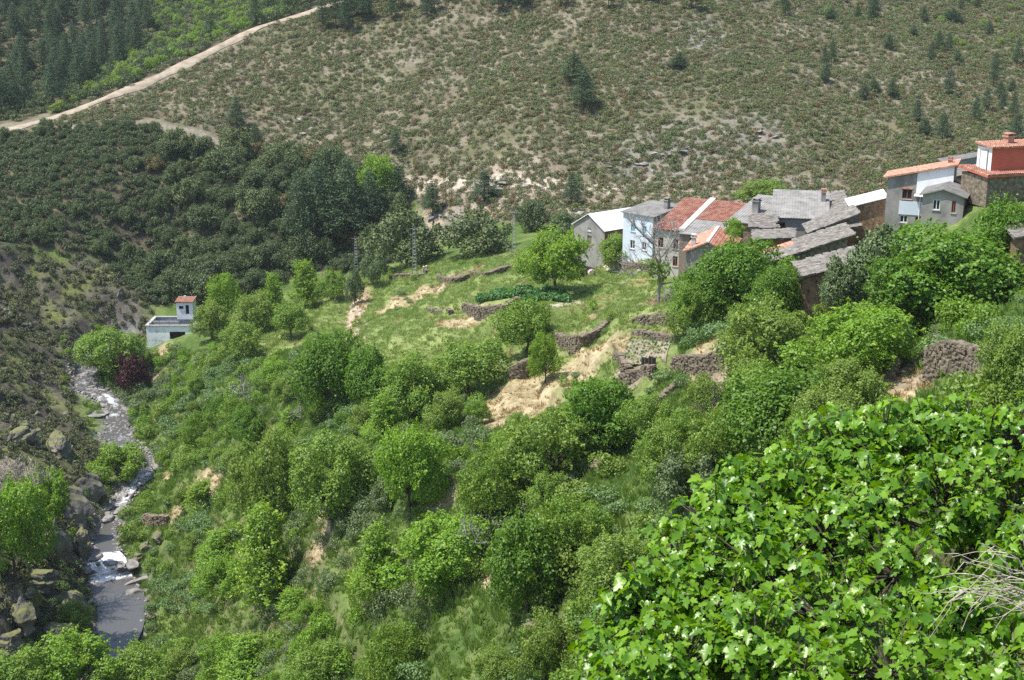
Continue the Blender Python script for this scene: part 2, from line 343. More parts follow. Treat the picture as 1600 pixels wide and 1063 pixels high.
# ------------------------------------------------------------------ object helpers
def link_mesh(name, verts, faces, mat=None, parent=None, smooth=False, uv=None):
    me = bpy.data.meshes.new(name)
    me.from_pydata([tuple(map(float, v)) for v in verts] if not isinstance(verts, np.ndarray) else verts.tolist(), [], faces if isinstance(faces, list) else faces.tolist())
    if mat: me.materials.append(M[mat] if isinstance(mat, str) else mat)
    if smooth: me.polygons.foreach_set('use_smooth', [True] * len(me.polygons))
    o = bpy.data.objects.new(name, me); col.objects.link(o)
    if parent: o.parent = parent
    return o
def fast_mesh(name, verts, quads, mat):
    me = bpy.data.meshes.new(name); nv, nq = len(verts), len(quads); k = quads.shape[1]
    me.vertices.add(nv); me.vertices.foreach_set('co', np.asarray(verts, np.float32).ravel())
    me.loops.add(nq * k); me.loops.foreach_set('vertex_index', np.asarray(quads, np.int32).ravel())
    me.polygons.add(nq); me.polygons.foreach_set('loop_start', np.arange(nq, dtype=np.int32) * k)
    me.update(calc_edges=True); me.validate()
    if mat: me.materials.append(M[mat] if isinstance(mat, str) else mat)
    return me
def obj(name, me, parent=None, loc=None):
    o = bpy.data.objects.new(name, me); col.objects.link(o)
    if parent: o.parent = parent
    if loc is not None: o.location = tuple(map(float, loc))
    return o
def empty(name, loc, rz=0):
    o = bpy.data.objects.new(name, None); col.objects.link(o); o.location = tuple(map(float, loc)); o.rotation_euler = (0, 0, rz); o.empty_display_size = .3
    return o
def tag(o, label=None, cat=None, group=None, kind=None):
    if label: o['label'] = label
    if cat: o['category'] = cat
    if group: o['group'] = group
    if kind: o['kind'] = kind
    return o
class MB:
    def __init__(s): s.v = []; s.f = []
    def add(s, vs, fs):
        b = len(s.v); s.v += [tuple(map(float, v)) for v in vs]; s.f += [tuple(i + b for i in f) for f in fs]
    def box(s, o, x, y, z):
        o, x, y, z = map(np.asarray, (o, x, y, z))
        s.add([o, o + x, o + x + y, o + y, o + z, o + x + z, o + x + y + z, o + y + z], [(0,3,2,1),(4,5,6,7),(0,1,5,4),(1,2,6,5),(2,3,7,6),(3,0,4,7)])
    def tube(s, p0, p1, r0, r1, n=5):
        p0 = Vector(p0); p1 = Vector(p1); d = (p1 - p0)
        if d.length < 1e-6: return
        q = d.to_track_quat('Z', 'Y'); vs = []
        for (p, r) in ((p0, r0), (p1, r1)):
            for k in range(n):
                a = 2 * math.pi * k / n; vs.append(p + q @ Vector((r * math.cos(a), r * math.sin(a), 0)))
        s.add(vs, [(k, (k + 1) % n, n + (k + 1) % n, n + k) for k in range(n)] + [tuple(range(n - 1, -1, -1)), tuple(range(n, 2 * n))])
    def build(s, name, mat, parent=None, off=None, smooth=False):
        v = s.v if off is None else [tuple(a - b for a, b in zip(p, off)) for p in s.v]
        return link_mesh(name, v, s.f, mat, parent, smooth)

# ------------------------------------------------------------------ terrain mesh
NA, NR = 560, 600
ang = np.linspace(R(-44), R(44), NA)
t = np.linspace(0, 1, NR)
dist = 3.0 * np.power(880 / 3., t)
# denser rows where the picture looks: blend with a log spacing from 60 m on
dist = np.sort(np.r_[3. * np.power(60 / 3., np.linspace(0, 1, 70)), 60.5 * np.power(450 / 60.5, np.linspace(0, 1, 460)), 452 * np.power(880 / 452, np.linspace(0, 1, 70))])
AA, DD = np.meshgrid(ang, dist)
TXx = np.tan(AA) * DD; TYy = DD - 2.0
TZ = H(TXx, TYy)
TZ = TZ + fbm(TXx / 1.6, TYy / 1.6, 3, 71) * .35
tu, tv, _ = proj(np.stack([TXx, TYy, TZ], -1))
def msk(poly, y0=20, y1=900): return inside(tu, tv, poly) & (TYy > y0) & (TYy < y1)
def blobs(lst, soft_=.35, seed=0, X=None, Y=None):
    X = TXx if X is None else X; Y = TYy if Y is None else Y; m = np.zeros(X.shape)
    for (u, v, ru, rv) in lst:
        p = hit(u, v); s = ppm(p); D = p[1]
        ax = ru / s; ay = max(ru / s * .6, rv / s / max(.15, (CZ - p[2]) / D))
        ay = min(ay, 14)
        d = np.hypot((X - p[0]) / ax, (Y - p[1]) / ay) + fbm(X / 2.5, Y / 2.5, 3, 91 + seed) * .9
        m = np.maximum(m, 1 - sm(1 - soft_, 1 + soft_, d))
    return m
def C(*c): return np.array(c)[None, None, :]
n1 = fbm(TXx / 18, TYy / 18, 4, 101)[..., None]; n2 = fbm(TXx / 4, TYy / 4, 4, 105)[..., None]; n3 = fbm(TXx / 1.2, TYy / 1.2, 3, 109)[..., None]
mix = lambda a, b, m: a * (1 - m) + b * m
s01 = lambda x, a, b: sm(a, b, x)
grassc = mix(C(.120,.165,.045), C(.215,.255,.090), s01(n2, -.2, .2)); grassc = mix(grassc, C(.270,.280,.110), s01(n1 + n3 * .4, .06, .3) * .4)
hillc = mix(C(.130,.112,.075), C(.225,.198,.145), s01(n2, -.2, .25)); hillc = mix(hillc, C(.120,.125,.058), s01(n1 + n3, -.1, .25) * .7)
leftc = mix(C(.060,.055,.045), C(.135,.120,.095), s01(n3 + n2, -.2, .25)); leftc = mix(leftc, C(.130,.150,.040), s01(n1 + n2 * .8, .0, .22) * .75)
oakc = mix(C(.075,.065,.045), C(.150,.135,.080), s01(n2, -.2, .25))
mfl = bil(m_field, TXx - GX0, TYy - GY0)[..., None]; colr = mix(mix(C(.070,.115,.028), C(.140,.190,.055), s01(n2, -.2, .2)), grassc, mfl)
# slope of the terrain: risers show earth and stone
gz = np.gradient(HG); slope = np.hypot(gz[0], gz[1]); sl = bil(slope, TXx - GX0, TYy - GY0)[..., None]
colr = mix(colr, C(.200,.150,.100) * (1 + n3 * .9), s01(sl + n2 * .5, 1.1, 1.7) * .6)
mh = np.maximum(msk(Z_HILL, 235) , (TYy > 300))[..., None].astype(float)
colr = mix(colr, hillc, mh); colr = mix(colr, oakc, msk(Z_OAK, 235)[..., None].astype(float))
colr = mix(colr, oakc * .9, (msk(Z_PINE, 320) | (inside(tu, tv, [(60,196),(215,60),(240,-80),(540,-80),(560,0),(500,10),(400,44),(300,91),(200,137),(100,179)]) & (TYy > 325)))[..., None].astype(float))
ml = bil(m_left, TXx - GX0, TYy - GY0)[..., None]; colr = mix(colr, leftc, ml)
STRAW = [(805,628,74,40),(915,560,72,20),(640,470,60,10),(590,655,22,12),(560,480,14,40),(1010,640,14,10),(1110,595,28,30),(1090,470,18,20),(1410,610,60,22),(1480,575,20,14),(270,740,18,8),(300,770,40,10),(250,640,10,8),(240,565,20,18),(520,770,18,30),(700,770,30,14),(760,890,14,30),(500,850,20,20),(330,770,14,20),(700,320,40,8),(740,340,50,10),(1000,640,18,10),(790,515,20,8),(930,500,30,8),(720,505,40,8),(420,690,14,10),(345,660,16,10)]
straw = blobs(STRAW, seed=1)[..., None]
colr = mix(colr, mix(C(.320,.250,.150), C(.480,.395,.250), s01(n3, -.2, .2)), straw * .85)
earth = blobs([(1130,590,22,26),(1110,620,20,20),(1440,590,40,16),(445,580,12,30),(620,425,14,5),(980,590,20,14),(1030,470,20,12),(1220,480,20,10),(700,440,20,6),(560,490,10,30),(235,580,24,16),(700,345,40,14),(760,300,120,10),(1100,330,200,12),(920,330,60,14)], seed=2)[..., None]
colr = mix(colr, mix(C(.220,.170,.120), C(.340,.285,.220), s01(n3, -.2, .2)), earth * .8)
scree = blobs([(1060,230,60,20),(1180,210,50,26),(1100,60,40,20),(1010,250,60,12),(1240,300,60,10),(720,345,30,12)], seed=4)[..., None]
colr = mix(colr, mix(C(.15,.142,.13), C(.27,.25,.215), s01(n3, -.2, .2)), scree * .55)
# roads (dirt): polylines
def px_line(pts): return np.array([(*hit(u, v)[:2], 0, 0) for u, v in pts])
ROAD = [(-150,236,300),(0,208,312),(100,180,328),(200,138,345),(300,92,362),(400,45,378),(500,12,392),(600,-20,396)]
rd = np.array([(*P(*p)[:2], 0, 2.6) for p in ROAD])
d_, _, _ = poly_dist(TXx, TYy, rd)
mr = (1 - sm(.8, 2.2, d_ + fbm(TXx / 3, TYy / 3, 2, 5) * 1.5))[..., None]
colr = mix(colr, mix(C(.24,.20,.14), C(.34,.29,.21), s01(n3, -.2, .2)), mr)
def path(pts, wid, c, k=.9):
    global colr
    d, _, _ = poly_dist(TXx, TYy, px_line(pts)); m = (1 - sm(wid * .6, wid * 1.4, d + fbm(TXx / 2, TYy / 2, 2, 5) * wid))[..., None]
    colr = mix(colr, C(*c) * (1 + n3 * .5), m * k)
path([(640,290),(760,283),(860,290),(960,296)], 2.2, (.46,.39,.31)); path([(240,195),(300,205),(370,230),(400,245)], 1.1, (.28,.25,.20), .6)
path([(905,405),(960,412),(1000,416)], 1.2, (.62,.56,.45)); path([(1062,600),(1030,630),(990,665),(930,730)], 1.0, (.40,.34,.26))
path([(555,470),(556,520),(548,560)], 1.6, (.40,.33,.24)); path([(845,482),(880,476),(905,473)], .8, (.55,.50,.42))
sd2, sz2, sw2 = poly_dist(TXx, TYy, SP)
bank = (1 - sm(0, 3.2, sd2 - sw2 + n2[..., 0] * 3))[..., None] * (TYy < 300)[..., None]
colr = mix(colr, mix(C(.10,.095,.085), C(.26,.245,.225), s01(n3, -.2, .2)), bank * .85)
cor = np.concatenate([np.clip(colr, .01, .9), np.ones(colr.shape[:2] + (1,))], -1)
vs = np.stack([TXx, TYy, TZ], -1).reshape(-1, 3)
ii = np.arange((NR) * NA).reshape(NR, NA)
q = np.stack([ii[:-1, :-1], ii[:-1, 1:], ii[1:, 1:], ii[1:, :-1]], -1).reshape(-1, 4)
m, n, l, b = newmat('ground_cover')
at = n.new('ShaderNodeAttribute'); at.attribute_name = 'cover'
tcn = n.new('ShaderNodeTexCoord'); nt = n.new('ShaderNodeTexNoise'); nt.inputs['Scale'].default_value = 1.7; nt.inputs['Detail'].default_value = 8; nt.inputs['Roughness'].default_value = .7
l.new(tcn.outputs['Object'], nt.inputs['Vector'])
mr_ = n.new('ShaderNodeMapRange'); mr_.inputs['From Min'].default_value = .3; mr_.inputs['From Max'].default_value = .7; mr_.inputs['To Min'].default_value = .55; mr_.inputs['To Max'].default_value = 1.4
l.new(nt.outputs['Fac'], mr_.inputs['Value'])
vm = n.new('ShaderNodeMix'); vm.data_type = 'RGBA'; vm.blend_type = 'MULTIPLY'; vm.inputs['Factor'].default_value = 1
l.new(at.outputs['Color'], vm.inputs['A']); l.new(mr_.outputs[0], vm.inputs['B']); l.new(vm.outputs['Result'], b.inputs['Base Color'])
b.inputs['Roughness'].default_value = 1; b.inputs['Specular IOR Level'].default_value = .1
bp = n.new('ShaderNodeBump'); bp.inputs['Distance'].default_value = .35; bp.inputs['Strength'].default_value = .8; l.new(nt.outputs['Fac'], bp.inputs['Height']); l.new(bp.outputs[0], b.inputs['Normal'])
me = fast_mesh('ground', vs, q, m)
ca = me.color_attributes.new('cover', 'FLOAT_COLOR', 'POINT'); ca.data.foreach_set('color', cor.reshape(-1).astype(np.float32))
me.polygons.foreach_set('use_smooth', [True] * len(me.polygons))
ground = obj('ground', me); tag(ground, 'steep green valley ground with terraces and scrubby hillside', kind='structure')

# dirt road sheet on the ridge (a real strip laid on the slope)
def strip(name, line, halfw, mat, lift, label, step=2.0):
    pts = []
    for k in range(len(line) - 1):
        a, b_ = np.array(line[k][:2]), np.array(line[k + 1][:2]); nseg = max(1, int(np.hypot(*(b_ - a)) / step))
        for s_ in range(nseg): pts.append(a + (b_ - a) * s_ / nseg)
    pts.append(np.array(line[-1][:2])); pts = np.array(pts)
    for _ in range(3): pts[1:-1] = (pts[:-2] + pts[1:-1] * 2 + pts[2:]) / 4
    tn = np.gradient(pts, axis=0); tn /= np.linalg.norm(tn, axis=1)[:, None]; nr = np.c_[-tn[:, 1], tn[:, 0]]
    NW = 6; V = []
    for k, p in enumerate(pts):
        hwk = halfw * (1 + .25 * math.sin(k * .7) + random.uniform(-.12, .12))
        for j in range(NW + 1):
            o_ = (j / NW * 2 - 1) * hwk; x, y = p + nr[k] * o_
            V.append((x, y, float(H(x, y)) + lift - (.25 if j in (0, NW) else 0)))
    F = [(k * (NW + 1) + j, k * (NW + 1) + j + 1, (k + 1) * (NW + 1) + j + 1, (k + 1) * (NW + 1) + j) for k in range(len(pts) - 1) for j in range(NW)]
    o = link_mesh(name, V, F, mat, smooth=True); tag(o, label, kind='structure'); return o
M['dirt'] = simple('pale_dirt', [(.22,.175,.125),(.32,.265,.195),(.40,.345,.265)], .5, 1, .05, 5, detail=7)
strip('dirt_road', rd, 1.5, 'dirt', .38, 'pale dirt road climbing the ridge of the hillside')

# ------------------------------------------------------------------ stream water
pp = []
for k in range(len(SP) - 1):
    a, b_ = SP[k], SP[k + 1]; nseg = max(1, int(np.hypot(*(b_ - a)[:2]) / .7))
    for s_ in range(nseg): pp.append(a + (b_ - a) * s_ / nseg)
pp = np.array(pp)
for _ in range(2): pp[1:-1, :2] = (pp[:-2, :2] + pp[1:-1, :2] * 2 + pp[2:, :2]) / 4
tn = np.gradient(pp[:, :2], axis=0); tn /= np.linalg.norm(tn, axis=1)[:, None] + 1e-9; nr = np.c_[-tn[:, 1], tn[:, 0]]
NWW = 14; off = np.linspace(-1, 1, NWW + 1)
X = pp[:, 0, None] + nr[:, 0, None] * off[None] * (pp[:, 3, None] + .5); Y = pp[:, 1, None] + nr[:, 1, None] * off[None] * (pp[:, 3, None] + .5)
dz = np.abs(np.gradient(pp[:, 2]) / .7)
foam = np.repeat(np.clip((dz - .035) / .22, 0, 1)[:, None], NWW + 1, 1) * (1 - np.abs(off[None]) ** 3)
foam = np.maximum(foam, np.roll(foam, 3, 0) * .9)
fm = fbm(X / .8, Y / 1.3, 3, 201); foam = np.clip(foam * 1.15 + fm * 2.4 - .22, 0, 1) * (foam > .02)
foam[(pp[:, 1] < 163)] = 0
fl = (pp[:, 1] > 163.5) & (pp[:, 1] < 169.5); foam[fl] = np.clip(.75 + fm[fl] * 1.6, 0, 1)
Z = pp[:, 2, None] + fbm(X / .9, Y / .9, 3, 211) * (.06 + .5 * foam)
vs = np.stack([X, Y, Z], -1).reshape(-1, 3); ii = np.arange(len(pp) * (NWW + 1)).reshape(len(pp), NWW + 1)
q = np.stack([ii[:-1, :-1], ii[:-1, 1:], ii[1:, 1:], ii[1:, :-1]], -1).reshape(-1, 4)
m, n, l, b = newmat('stream_water')
at = n.new('ShaderNodeAttribute'); at.attribute_name = 'foam'
tcn = n.new('ShaderNodeTexCoord'); nt = n.new('ShaderNodeTexNoise'); nt.inputs['Scale'].default_value = 3.5; nt.inputs['Detail'].default_value = 5; l.new(tcn.outputs['Object'], nt.inputs['Vector'])
ad = n.new('ShaderNodeMath'); ad.operation = 'MULTIPLY_ADD'; ad.inputs[1].default_value = 1.3; l.new(at.outputs['Fac'], ad.inputs[0])
sb = n.new('ShaderNodeMath'); sb.operation = 'SUBTRACT'; sb.inputs[1].default_value = .72; l.new(nt.outputs['Fac'], sb.inputs[0]); l.new(sb.outputs[0], ad.inputs[2]); ad.use_clamp = True
mx = n.new('ShaderNodeMix'); mx.data_type = 'RGBA'; mx.inputs['A'].default_value = (.085,.082,.076,1); mx.inputs['B'].default_value = (.82,.85,.88,1)
l.new(ad.outputs[0], mx.inputs['Factor']); l.new(mx.outputs['Result'], b.inputs['Base Color'])
rr = n.new('ShaderNodeMapRange'); rr.inputs['To Min'].default_value = .12; rr.inputs['To Max'].default_value = .8; l.new(ad.outputs[0], rr.inputs['Value']); l.new(rr.outputs[0], b.inputs['Roughness'])
b.inputs['IOR'].default_value = 1.33; b.inputs['Specular IOR Level'].default_value = .8
bp = n.new('ShaderNodeBump'); bp.inputs['Distance'].default_value = .12; bp.inputs['Strength'].default_value = .5; l.new(nt.outputs['Fac'], bp.inputs['Height']); l.new(bp.outputs[0], b.inputs['Normal'])
me = fast_mesh('stream_water', vs, q, m)
fa = me.attributes.new('foam', 'FLOAT', 'POINT'); fa.data.foreach_set('value', foam.ravel().astype(np.float32))
me.polygons.foreach_set('use_smooth', [True] * len(me.polygons))
tag(obj('stream', me), 'shallow rocky stream with white cascades and a still pool', kind='structure')

# ------------------------------------------------------------------ foliage prototypes
def unit(v): return v / (np.linalg.norm(v, axis=-1, keepdims=True) + 1e-9)
def leaf_quads(c, nrm, size, rg, aspect=.62, fold=.18, droop=.0):
    n_ = len(c); nrm = unit(nrm)
    t_ = unit(np.cross(nrm, unit(rg.normal(size=(n_, 3))))); t_[:, 2] -= droop; t_ = unit(t_); bt = np.cross(nrm, t_)
    s = (size * rg.uniform(.65, 1.3, n_))[:, None]
    v0 = c - t_ * s * .5; v2 = c + t_ * s * .5
    v1 = c + bt * s * .5 * aspect + nrm * s * fold; v3 = c - bt * s * .5 * aspect + nrm * s * fold
    return np.stack([v0, v1, v2, v3], 1).reshape(-1, 3), np.arange(n_ * 4).reshape(-1, 4)
def crown_pts(lobes, nleaf, rg, up=.35, shell=.72, jit=.55, flat=1.0):
    L = np.array(lobes); wgt = L[:, 3] ** 2; k = rg.choice(len(L), nleaf, p=wgt / wgt.sum())
    d = unit(rg.normal(size=(nleaf, 3)) + np.array([0, 0, .28])); rad = L[k, 3] * (shell + (1.06 - shell) * rg.random(nleaf) ** .7)
    rad *= 1 + .22 * (vnoise(d[:, 0] * 3 + k * 7, d[:, 1] * 3 + d[:, 2] * 3) - .5) * 2
    an = rg.uniform(.72, 1.35, (len(L), 3)); c = L[k, :3] + d * rad[:, None] * an[k] * np.array([1, 1, flat])
    nr = d + rg.normal(size=(nleaf, 3)) * jit + np.array([0, 0, up])
    # drop leaves buried deep inside other lobes
    keep = np.ones(nleaf, bool)
    for j in range(len(L)):
        dd = np.linalg.norm((c - L[j, :3]) / np.array([1, 1, flat]), axis=1); keep &= ~((dd < L[j, 3] * .6) & (k != j))
    return c[keep], nr[keep]
def tubes_mesh(name, segs, mat, n=5):
    mb = MB()
    for (p0, p1, r0, r1) in segs: mb.tube(p0, p1, r0, r1, n)
    me = bpy.data.meshes.new(name); me.from_pydata(mb.v, [], mb.f); me.materials.append(M[mat]); return me
def limb_path(p0, p1, r0, r1, rg, n=4, wob=.12):
    p0 = np.array(p0, float); p1 = np.array(p1, float); L = np.linalg.norm(p1 - p0); pts = [p0]
    for k in range(1, n): t_ = k / n; pts.append(p0 + (p1 - p0) * t_ + rg.normal(size=3) * wob * L / n + np.array([0, 0, .08 * L * math.sin(math.pi * t_)]))
    pts.append(p1)
    return [(pts[k], pts[k + 1], r0 + (r1 - r0) * k / n, r0 + (r1 - r0) * (k + 1) / n) for k in range(n)]
PROTO = {}
def broadleaf(key, mat, seed, h=7., wd=7., nl=11, leaves=6500, leaf=.30, base=.20, droop=0., lob=(.11, .25), bark='bark', shape='round', up=.35):
    rg = np.random.default_rng(seed); lobes = []
    for k in range(nl):
        a = k * 2.4 + rg.uniform(-.5, .5); t_ = (k + .5) / nl
        if shape == 'round': zz = base + .12 + (1 - base - .25) * t_; rr = .42 * math.sqrt(max(.05, 1 - (t_ * 1.25 - .4) ** 2)) * rg.uniform(.45, 1.2)
        elif shape == 'upright': zz = base * .6 + (1 - base * .6 - .12) * t_; rr = .34 * (1 - t_) ** .6 * rg.uniform(.6, 1.1)
        else: zz = base * .5 + .18 + .42 * rg.random(); rr = .42 * rg.uniform(.2, 1.0)
        r_ = rg.uniform(*lob) * (1.15 - .35 * t_)
        lobes.append((rr * math.cos(a) * wd, rr * math.sin(a) * wd, zz * h, r_ * (wd + h) * .5))
    L = np.array(lobes); top = (L[:, 2] + L[:, 3]).max(); L[:, 2] *= (h / top) ; wx = (np.abs(L[:, 0]) + L[:, 3]).max(); L[:, :2] *= wd * .5 / wx * 1.05
    c, nr = crown_pts(L, leaves, rg, up)
    c2, nr2 = crown_pts([(a[0] * 1.02, a[1] * 1.02, a[2] * 1.03, a[3] * 1.22) for a in L], leaves // 7, rg, up, shell=.8)   # loose outer sprays
    c = np.r_[c, c2]; nr = np.r_[nr, nr2]
    ns = 160; kk = rg.choice(len(L), ns, p=L[:, 3] ** 2 / (L[:, 3] ** 2).sum()); dd = unit(rg.normal(size=(ns, 3)) + np.array([0, 0, .55 if droop == 0 else -.1])); ln = rg.uniform(.10, .30, ns) * h * (.6 if shape == 'upright' else .5)
    for k in range(ns):   # leafy shoots that break the outline
        m_ = 26; t_ = rg.random(m_) ** .8; p_ = L[kk[k], :3] + dd[k] * (L[kk[k], 3] * .9 + t_[:, None] * ln[k]) + rg.normal(size=(m_, 3)) * .13 * (1.15 - t_[:, None]) * h / 7; p_[:, 2] -= droop * t_ ** 2 * ln[k] * .8
        c = np.r_[c, p_]; nr = np.r_[nr, rg.normal(size=(m_, 3)) * .8 + dd[k] * .4 + np.array([0, 0, .4])]
    v, q_ = leaf_quads(c, nr, leaf, rg, droop=droop)
    crown = fast_mesh(key + '_crown', v, q_, mat)
    if mat + '_young' in M:
        crown.materials.append(M[mat + '_young']); mi = np.zeros(len(q_), np.int32); mi[-ns * 26:] = rg.random(ns * 26) < .75; crown.polygons.foreach_set('material_index', mi)
    segs = []; fork = np.array([rg.normal() * .2, rg.normal() * .2, h * base * 1.1]); r0 = .028 * h
    segs += limb_path((0, 0, -.5), fork, r0, r0 * .75, rg, 3, .08)
    for j in range(len(L)): segs += limb_path(fork + rg.normal(size=3) * .05, L[j, :3], r0 * .5, r0 * .1, rg, 4, .25)
    PROTO.setdefault(key, []).append((crown, tubes_mesh(key + '_trunk', segs, bark), h, wd))
for s_ in range(3):
    broadleaf('walnut', 'walnut', 10 + s_, nl=15, leaves=13000, leaf=.235)
    broadleaf('bright', 'bright', 20 + s_, nl=13, leaves=11000, leaf=.23)
    broadleaf('mid', 'mid', 30 + s_, nl=15, leaves=12000, leaf=.21, lob=(.09, .21))
    broadleaf('upright', 'bright', 40 + s_, h=9, wd=5, nl=16, leaves=9000, leaf=.23, shape='upright', lob=(.11, .2))
    broadleaf('drooping', 'mid', 50 + s_, h=8, wd=7, nl=17, leaves=13000, leaf=.25, droop=.9, lob=(.09, .2), up=.0)
    broadleaf('oak', 'oak', 60 + s_, h=6, wd=7.5, nl=14, leaves=6000, leaf=.30, base=.12, lob=(.15, .26))
    broadleaf('grey', 'grey', 80 + s_, h=5, wd=5, nl=10, leaves=4000, leaf=.24, base=.15)
for key, mt in (('oakpale', 'oakpale'), ('oakrust', 'oakrust'), ('purple', 'purple')):
    broadleaf(key, mt, 90, h=6, wd=7.5, nl=15, leaves=6000, leaf=.30, base=.12, lob=(.12, .22))
def pine(seed, h=12., wd=5., leaves=3800):
    rg = np.random.default_rng(seed); segs = limb_path((0, 0, -.5), (rg.normal() * .2, rg.normal() * .2, h * .98), .19, .03, rg, 5, .03); cs = []; nrs = []
    nwh = 11
    for k in range(nwh):
        t_ = k / (nwh - 1); z = h * (.22 + .74 * t_); rr = wd * .5 * (1 - t_) ** .75 * rg.uniform(.8, 1.1) + .25
        nb = 6 if t_ < .8 else 4
        for j in range(nb):
            a = j * 6.283 / nb + k * .9 + rg.uniform(-.3, .3); r1 = rr * rg.uniform(.7, 1.1)
            end = np.array([math.cos(a) * r1, math.sin(a) * r1, z + .28 * r1]); segs.append(((0, 0, z), end, .045, .015))
            nn = int(leaves / (nwh * nb) * (rr / (wd * .3)))
            t2 = rg.uniform(.35, 1.08, nn)[:, None]; c = np.array([0, 0, z]) + (end - np.array([0, 0, z])) * t2 + rg.normal(size=(nn, 3)) * .30 * np.array([1, 1, .7]) * (.5 + r1 * .3)
            cs.append(c); nrs.append(rg.normal(size=(nn, 3)) + np.array([0, 0, .8]))
    v, q_ = leaf_quads(np.concatenate(cs), np.concatenate(nrs), .42, rg, aspect=.28, fold=.05)
    PROTO.setdefault('pine', []).append((fast_mesh('pine_crown', v, q_, 'pine'), tubes_mesh('pine_trunk', segs, 'bark', 4), h, wd))
for s_ in range(3): pine(120 + s_)
def bush_mesh(key, mat, seed, h=1.4, wd=2., leaves=160, leaf=.34, nl=6, jit=.8):
    rg = np.random.default_rng(seed); L = []
    for k in range(nl):
        a = k * 2.4; rr = .28 * rg.uniform(.1, 1.); r_ = rg.uniform(.17, .30)
        L.append((rr * math.cos(a) * wd, rr * math.sin(a) * wd, h * rg.uniform(.25, .62), r_ * (wd * .6 + h * .4)))
    c, nr = crown_pts(L, leaves, rg, .4, .6, jit, flat=min(1, h / wd * 1.3)); c[:, 2] = np.maximum(c[:, 2], -.1)
    v, q_ = leaf_quads(c, nr, leaf, rg); return fast_mesh(key, v, q_, mat)
BUSH = {}
for s_ in range(2):
    BUSH.setdefault('heath_g', []).append(bush_mesh('heath_shrub', 'heath_g', 140 + s_, 1.1 + .5 * s_, 2.2, 230, .26, 9, 1.0))
    BUSH.setdefault('heath_b', []).append(bush_mesh('heath_shrub', 'heath_b', 150 + s_, 1.0 + .3 * s_, 2.2, 230, .26, 9, 1.0))
    BUSH.setdefault('heath_p', []).append(bush_mesh('heath_shrub', 'heath_p', 160 + s_, .8 + .4 * s_, 2.3, 200, .25, 10, 1.2))
    BUSH.setdefault('mossy', []).append(bush_mesh('slope_shrub', 'mossy', 170 + s_, leaves=220, leaf=.3))
    BUSH.setdefault('bramble', []).append(bush_mesh('bramble', 'bramble', 180 + s_, h=1.7, wd=3.2, leaves=1100, leaf=.2, nl=10))
    BUSH.setdefault('midb', []).append(bush_mesh('bush', 'mid', 190 + s_, h=2.4, wd=2.6, leaves=1000, leaf=.22, nl=9))
    BUSH.setdefault('brightb', []).append(bush_mesh('bush', 'bright', 200 + s_, h=2.2, wd=2.4, leaves=900, leaf=.2, nl=9))
    BUSH.setdefault('greyb', []).append(bush_mesh('bush', 'grey', 210 + s_, h=2., wd=2.4, leaves=800, leaf=.18, nl=9))
    BUSH.setdefault('oakb', []).append(bush_mesh('bush', 'oak', 220 + s_, h=2.2, wd=2.8, leaves=700, leaf=.26, nl=9))
    BUSH.setdefault('crop', []).append(bush_mesh('crop_plant', 'crop', 230 + s_, h=.6, wd=.8, leaves=90, leaf=.2, nl=5))
def grass_tuft(key, mat, seed, n_=26, h=.55, spread=.45, wdt=.05):
    rg = np.random.default_rng(seed); a = rg.uniform(0, 6.283, n_); r_ = spread * rg.random(n_) ** .6; b0 = np.c_[np.cos(a) * r_, np.sin(a) * r_, np.full(n_, -.06)]
    ln = rg.uniform(.35, .8, n_) ; d = np.c_[np.cos(a) * ln * .6 + rg.normal(size=n_) * .15, np.sin(a) * ln * .6 + rg.normal(size=n_) * .15, np.ones(n_)]; hh_ = h * rg.uniform(.55, 1.15, n_)
    tip = b0 + unit(d) * hh_[:, None]; sd_ = np.c_[-np.sin(a + .8), np.cos(a + .8), np.zeros(n_)] * wdt
    mid_ = (b0 + tip) * .5 + np.array([0, 0, .06]); v = np.stack([b0 - sd_, b0 + sd_, mid_ + sd_ * .9, tip], 1).reshape(-1, 3)
    return fast_mesh(key, v, np.arange(n_ * 4).reshape(-1, 4), mat)
BUSH['grass'] = [grass_tuft('grass_tuft', 'grass', 240 + k) for k in range(3)]
BUSH['slope_grass'] = [grass_tuft('grass_tuft', 'slope_grass', 245 + k, h=.6) for k in range(3)]
BUSH['straw'] = [grass_tuft('straw_tuft', 'straw', 250 + k, h=.42) for k in range(2)]

# ------------------------------------------------------------------ placing trees
def place(kind, u, vt, vb, wpx, name, label, cat='tree', group=None, var=None, rot=None, pos=None, wf=1.):
    """tree whose trunk foot is seen (or would be) at (u, vb), top at vt, crown wpx wide"""
    p = hit(u, vb) if pos is None else pos
    cr, tr, h0, w0 = PROTO[kind][random.randrange(len(PROTO[kind])) if var is None else var % len(PROTO[kind])]
    s = float(ppm(p)); hgt = (vb - vt) / s * .97; wid = wpx / s
    e = empty(name, p, random.uniform(0, 6.28) if rot is None else rot)
    e.scale = (wid / w0 * random.uniform(.95, 1.12), wid / w0 * random.uniform(.85, 1.1), hgt / h0)
    obj('trunk', tr, e); obj('crown', cr, e)
    tag(e, label, cat, group); return e
def place_w(kind, p, hgt, wid, name, label, cat='tree', group=None):
    cr, tr, h0, w0 = random.choice(PROTO[kind]); e = empty(name, p, random.uniform(0, 6.28)); e.scale = (wid / w0, wid / w0, hgt / h0)
    obj('trunk', tr, e); obj('crown', cr, e); tag(e, label, cat, group); return e
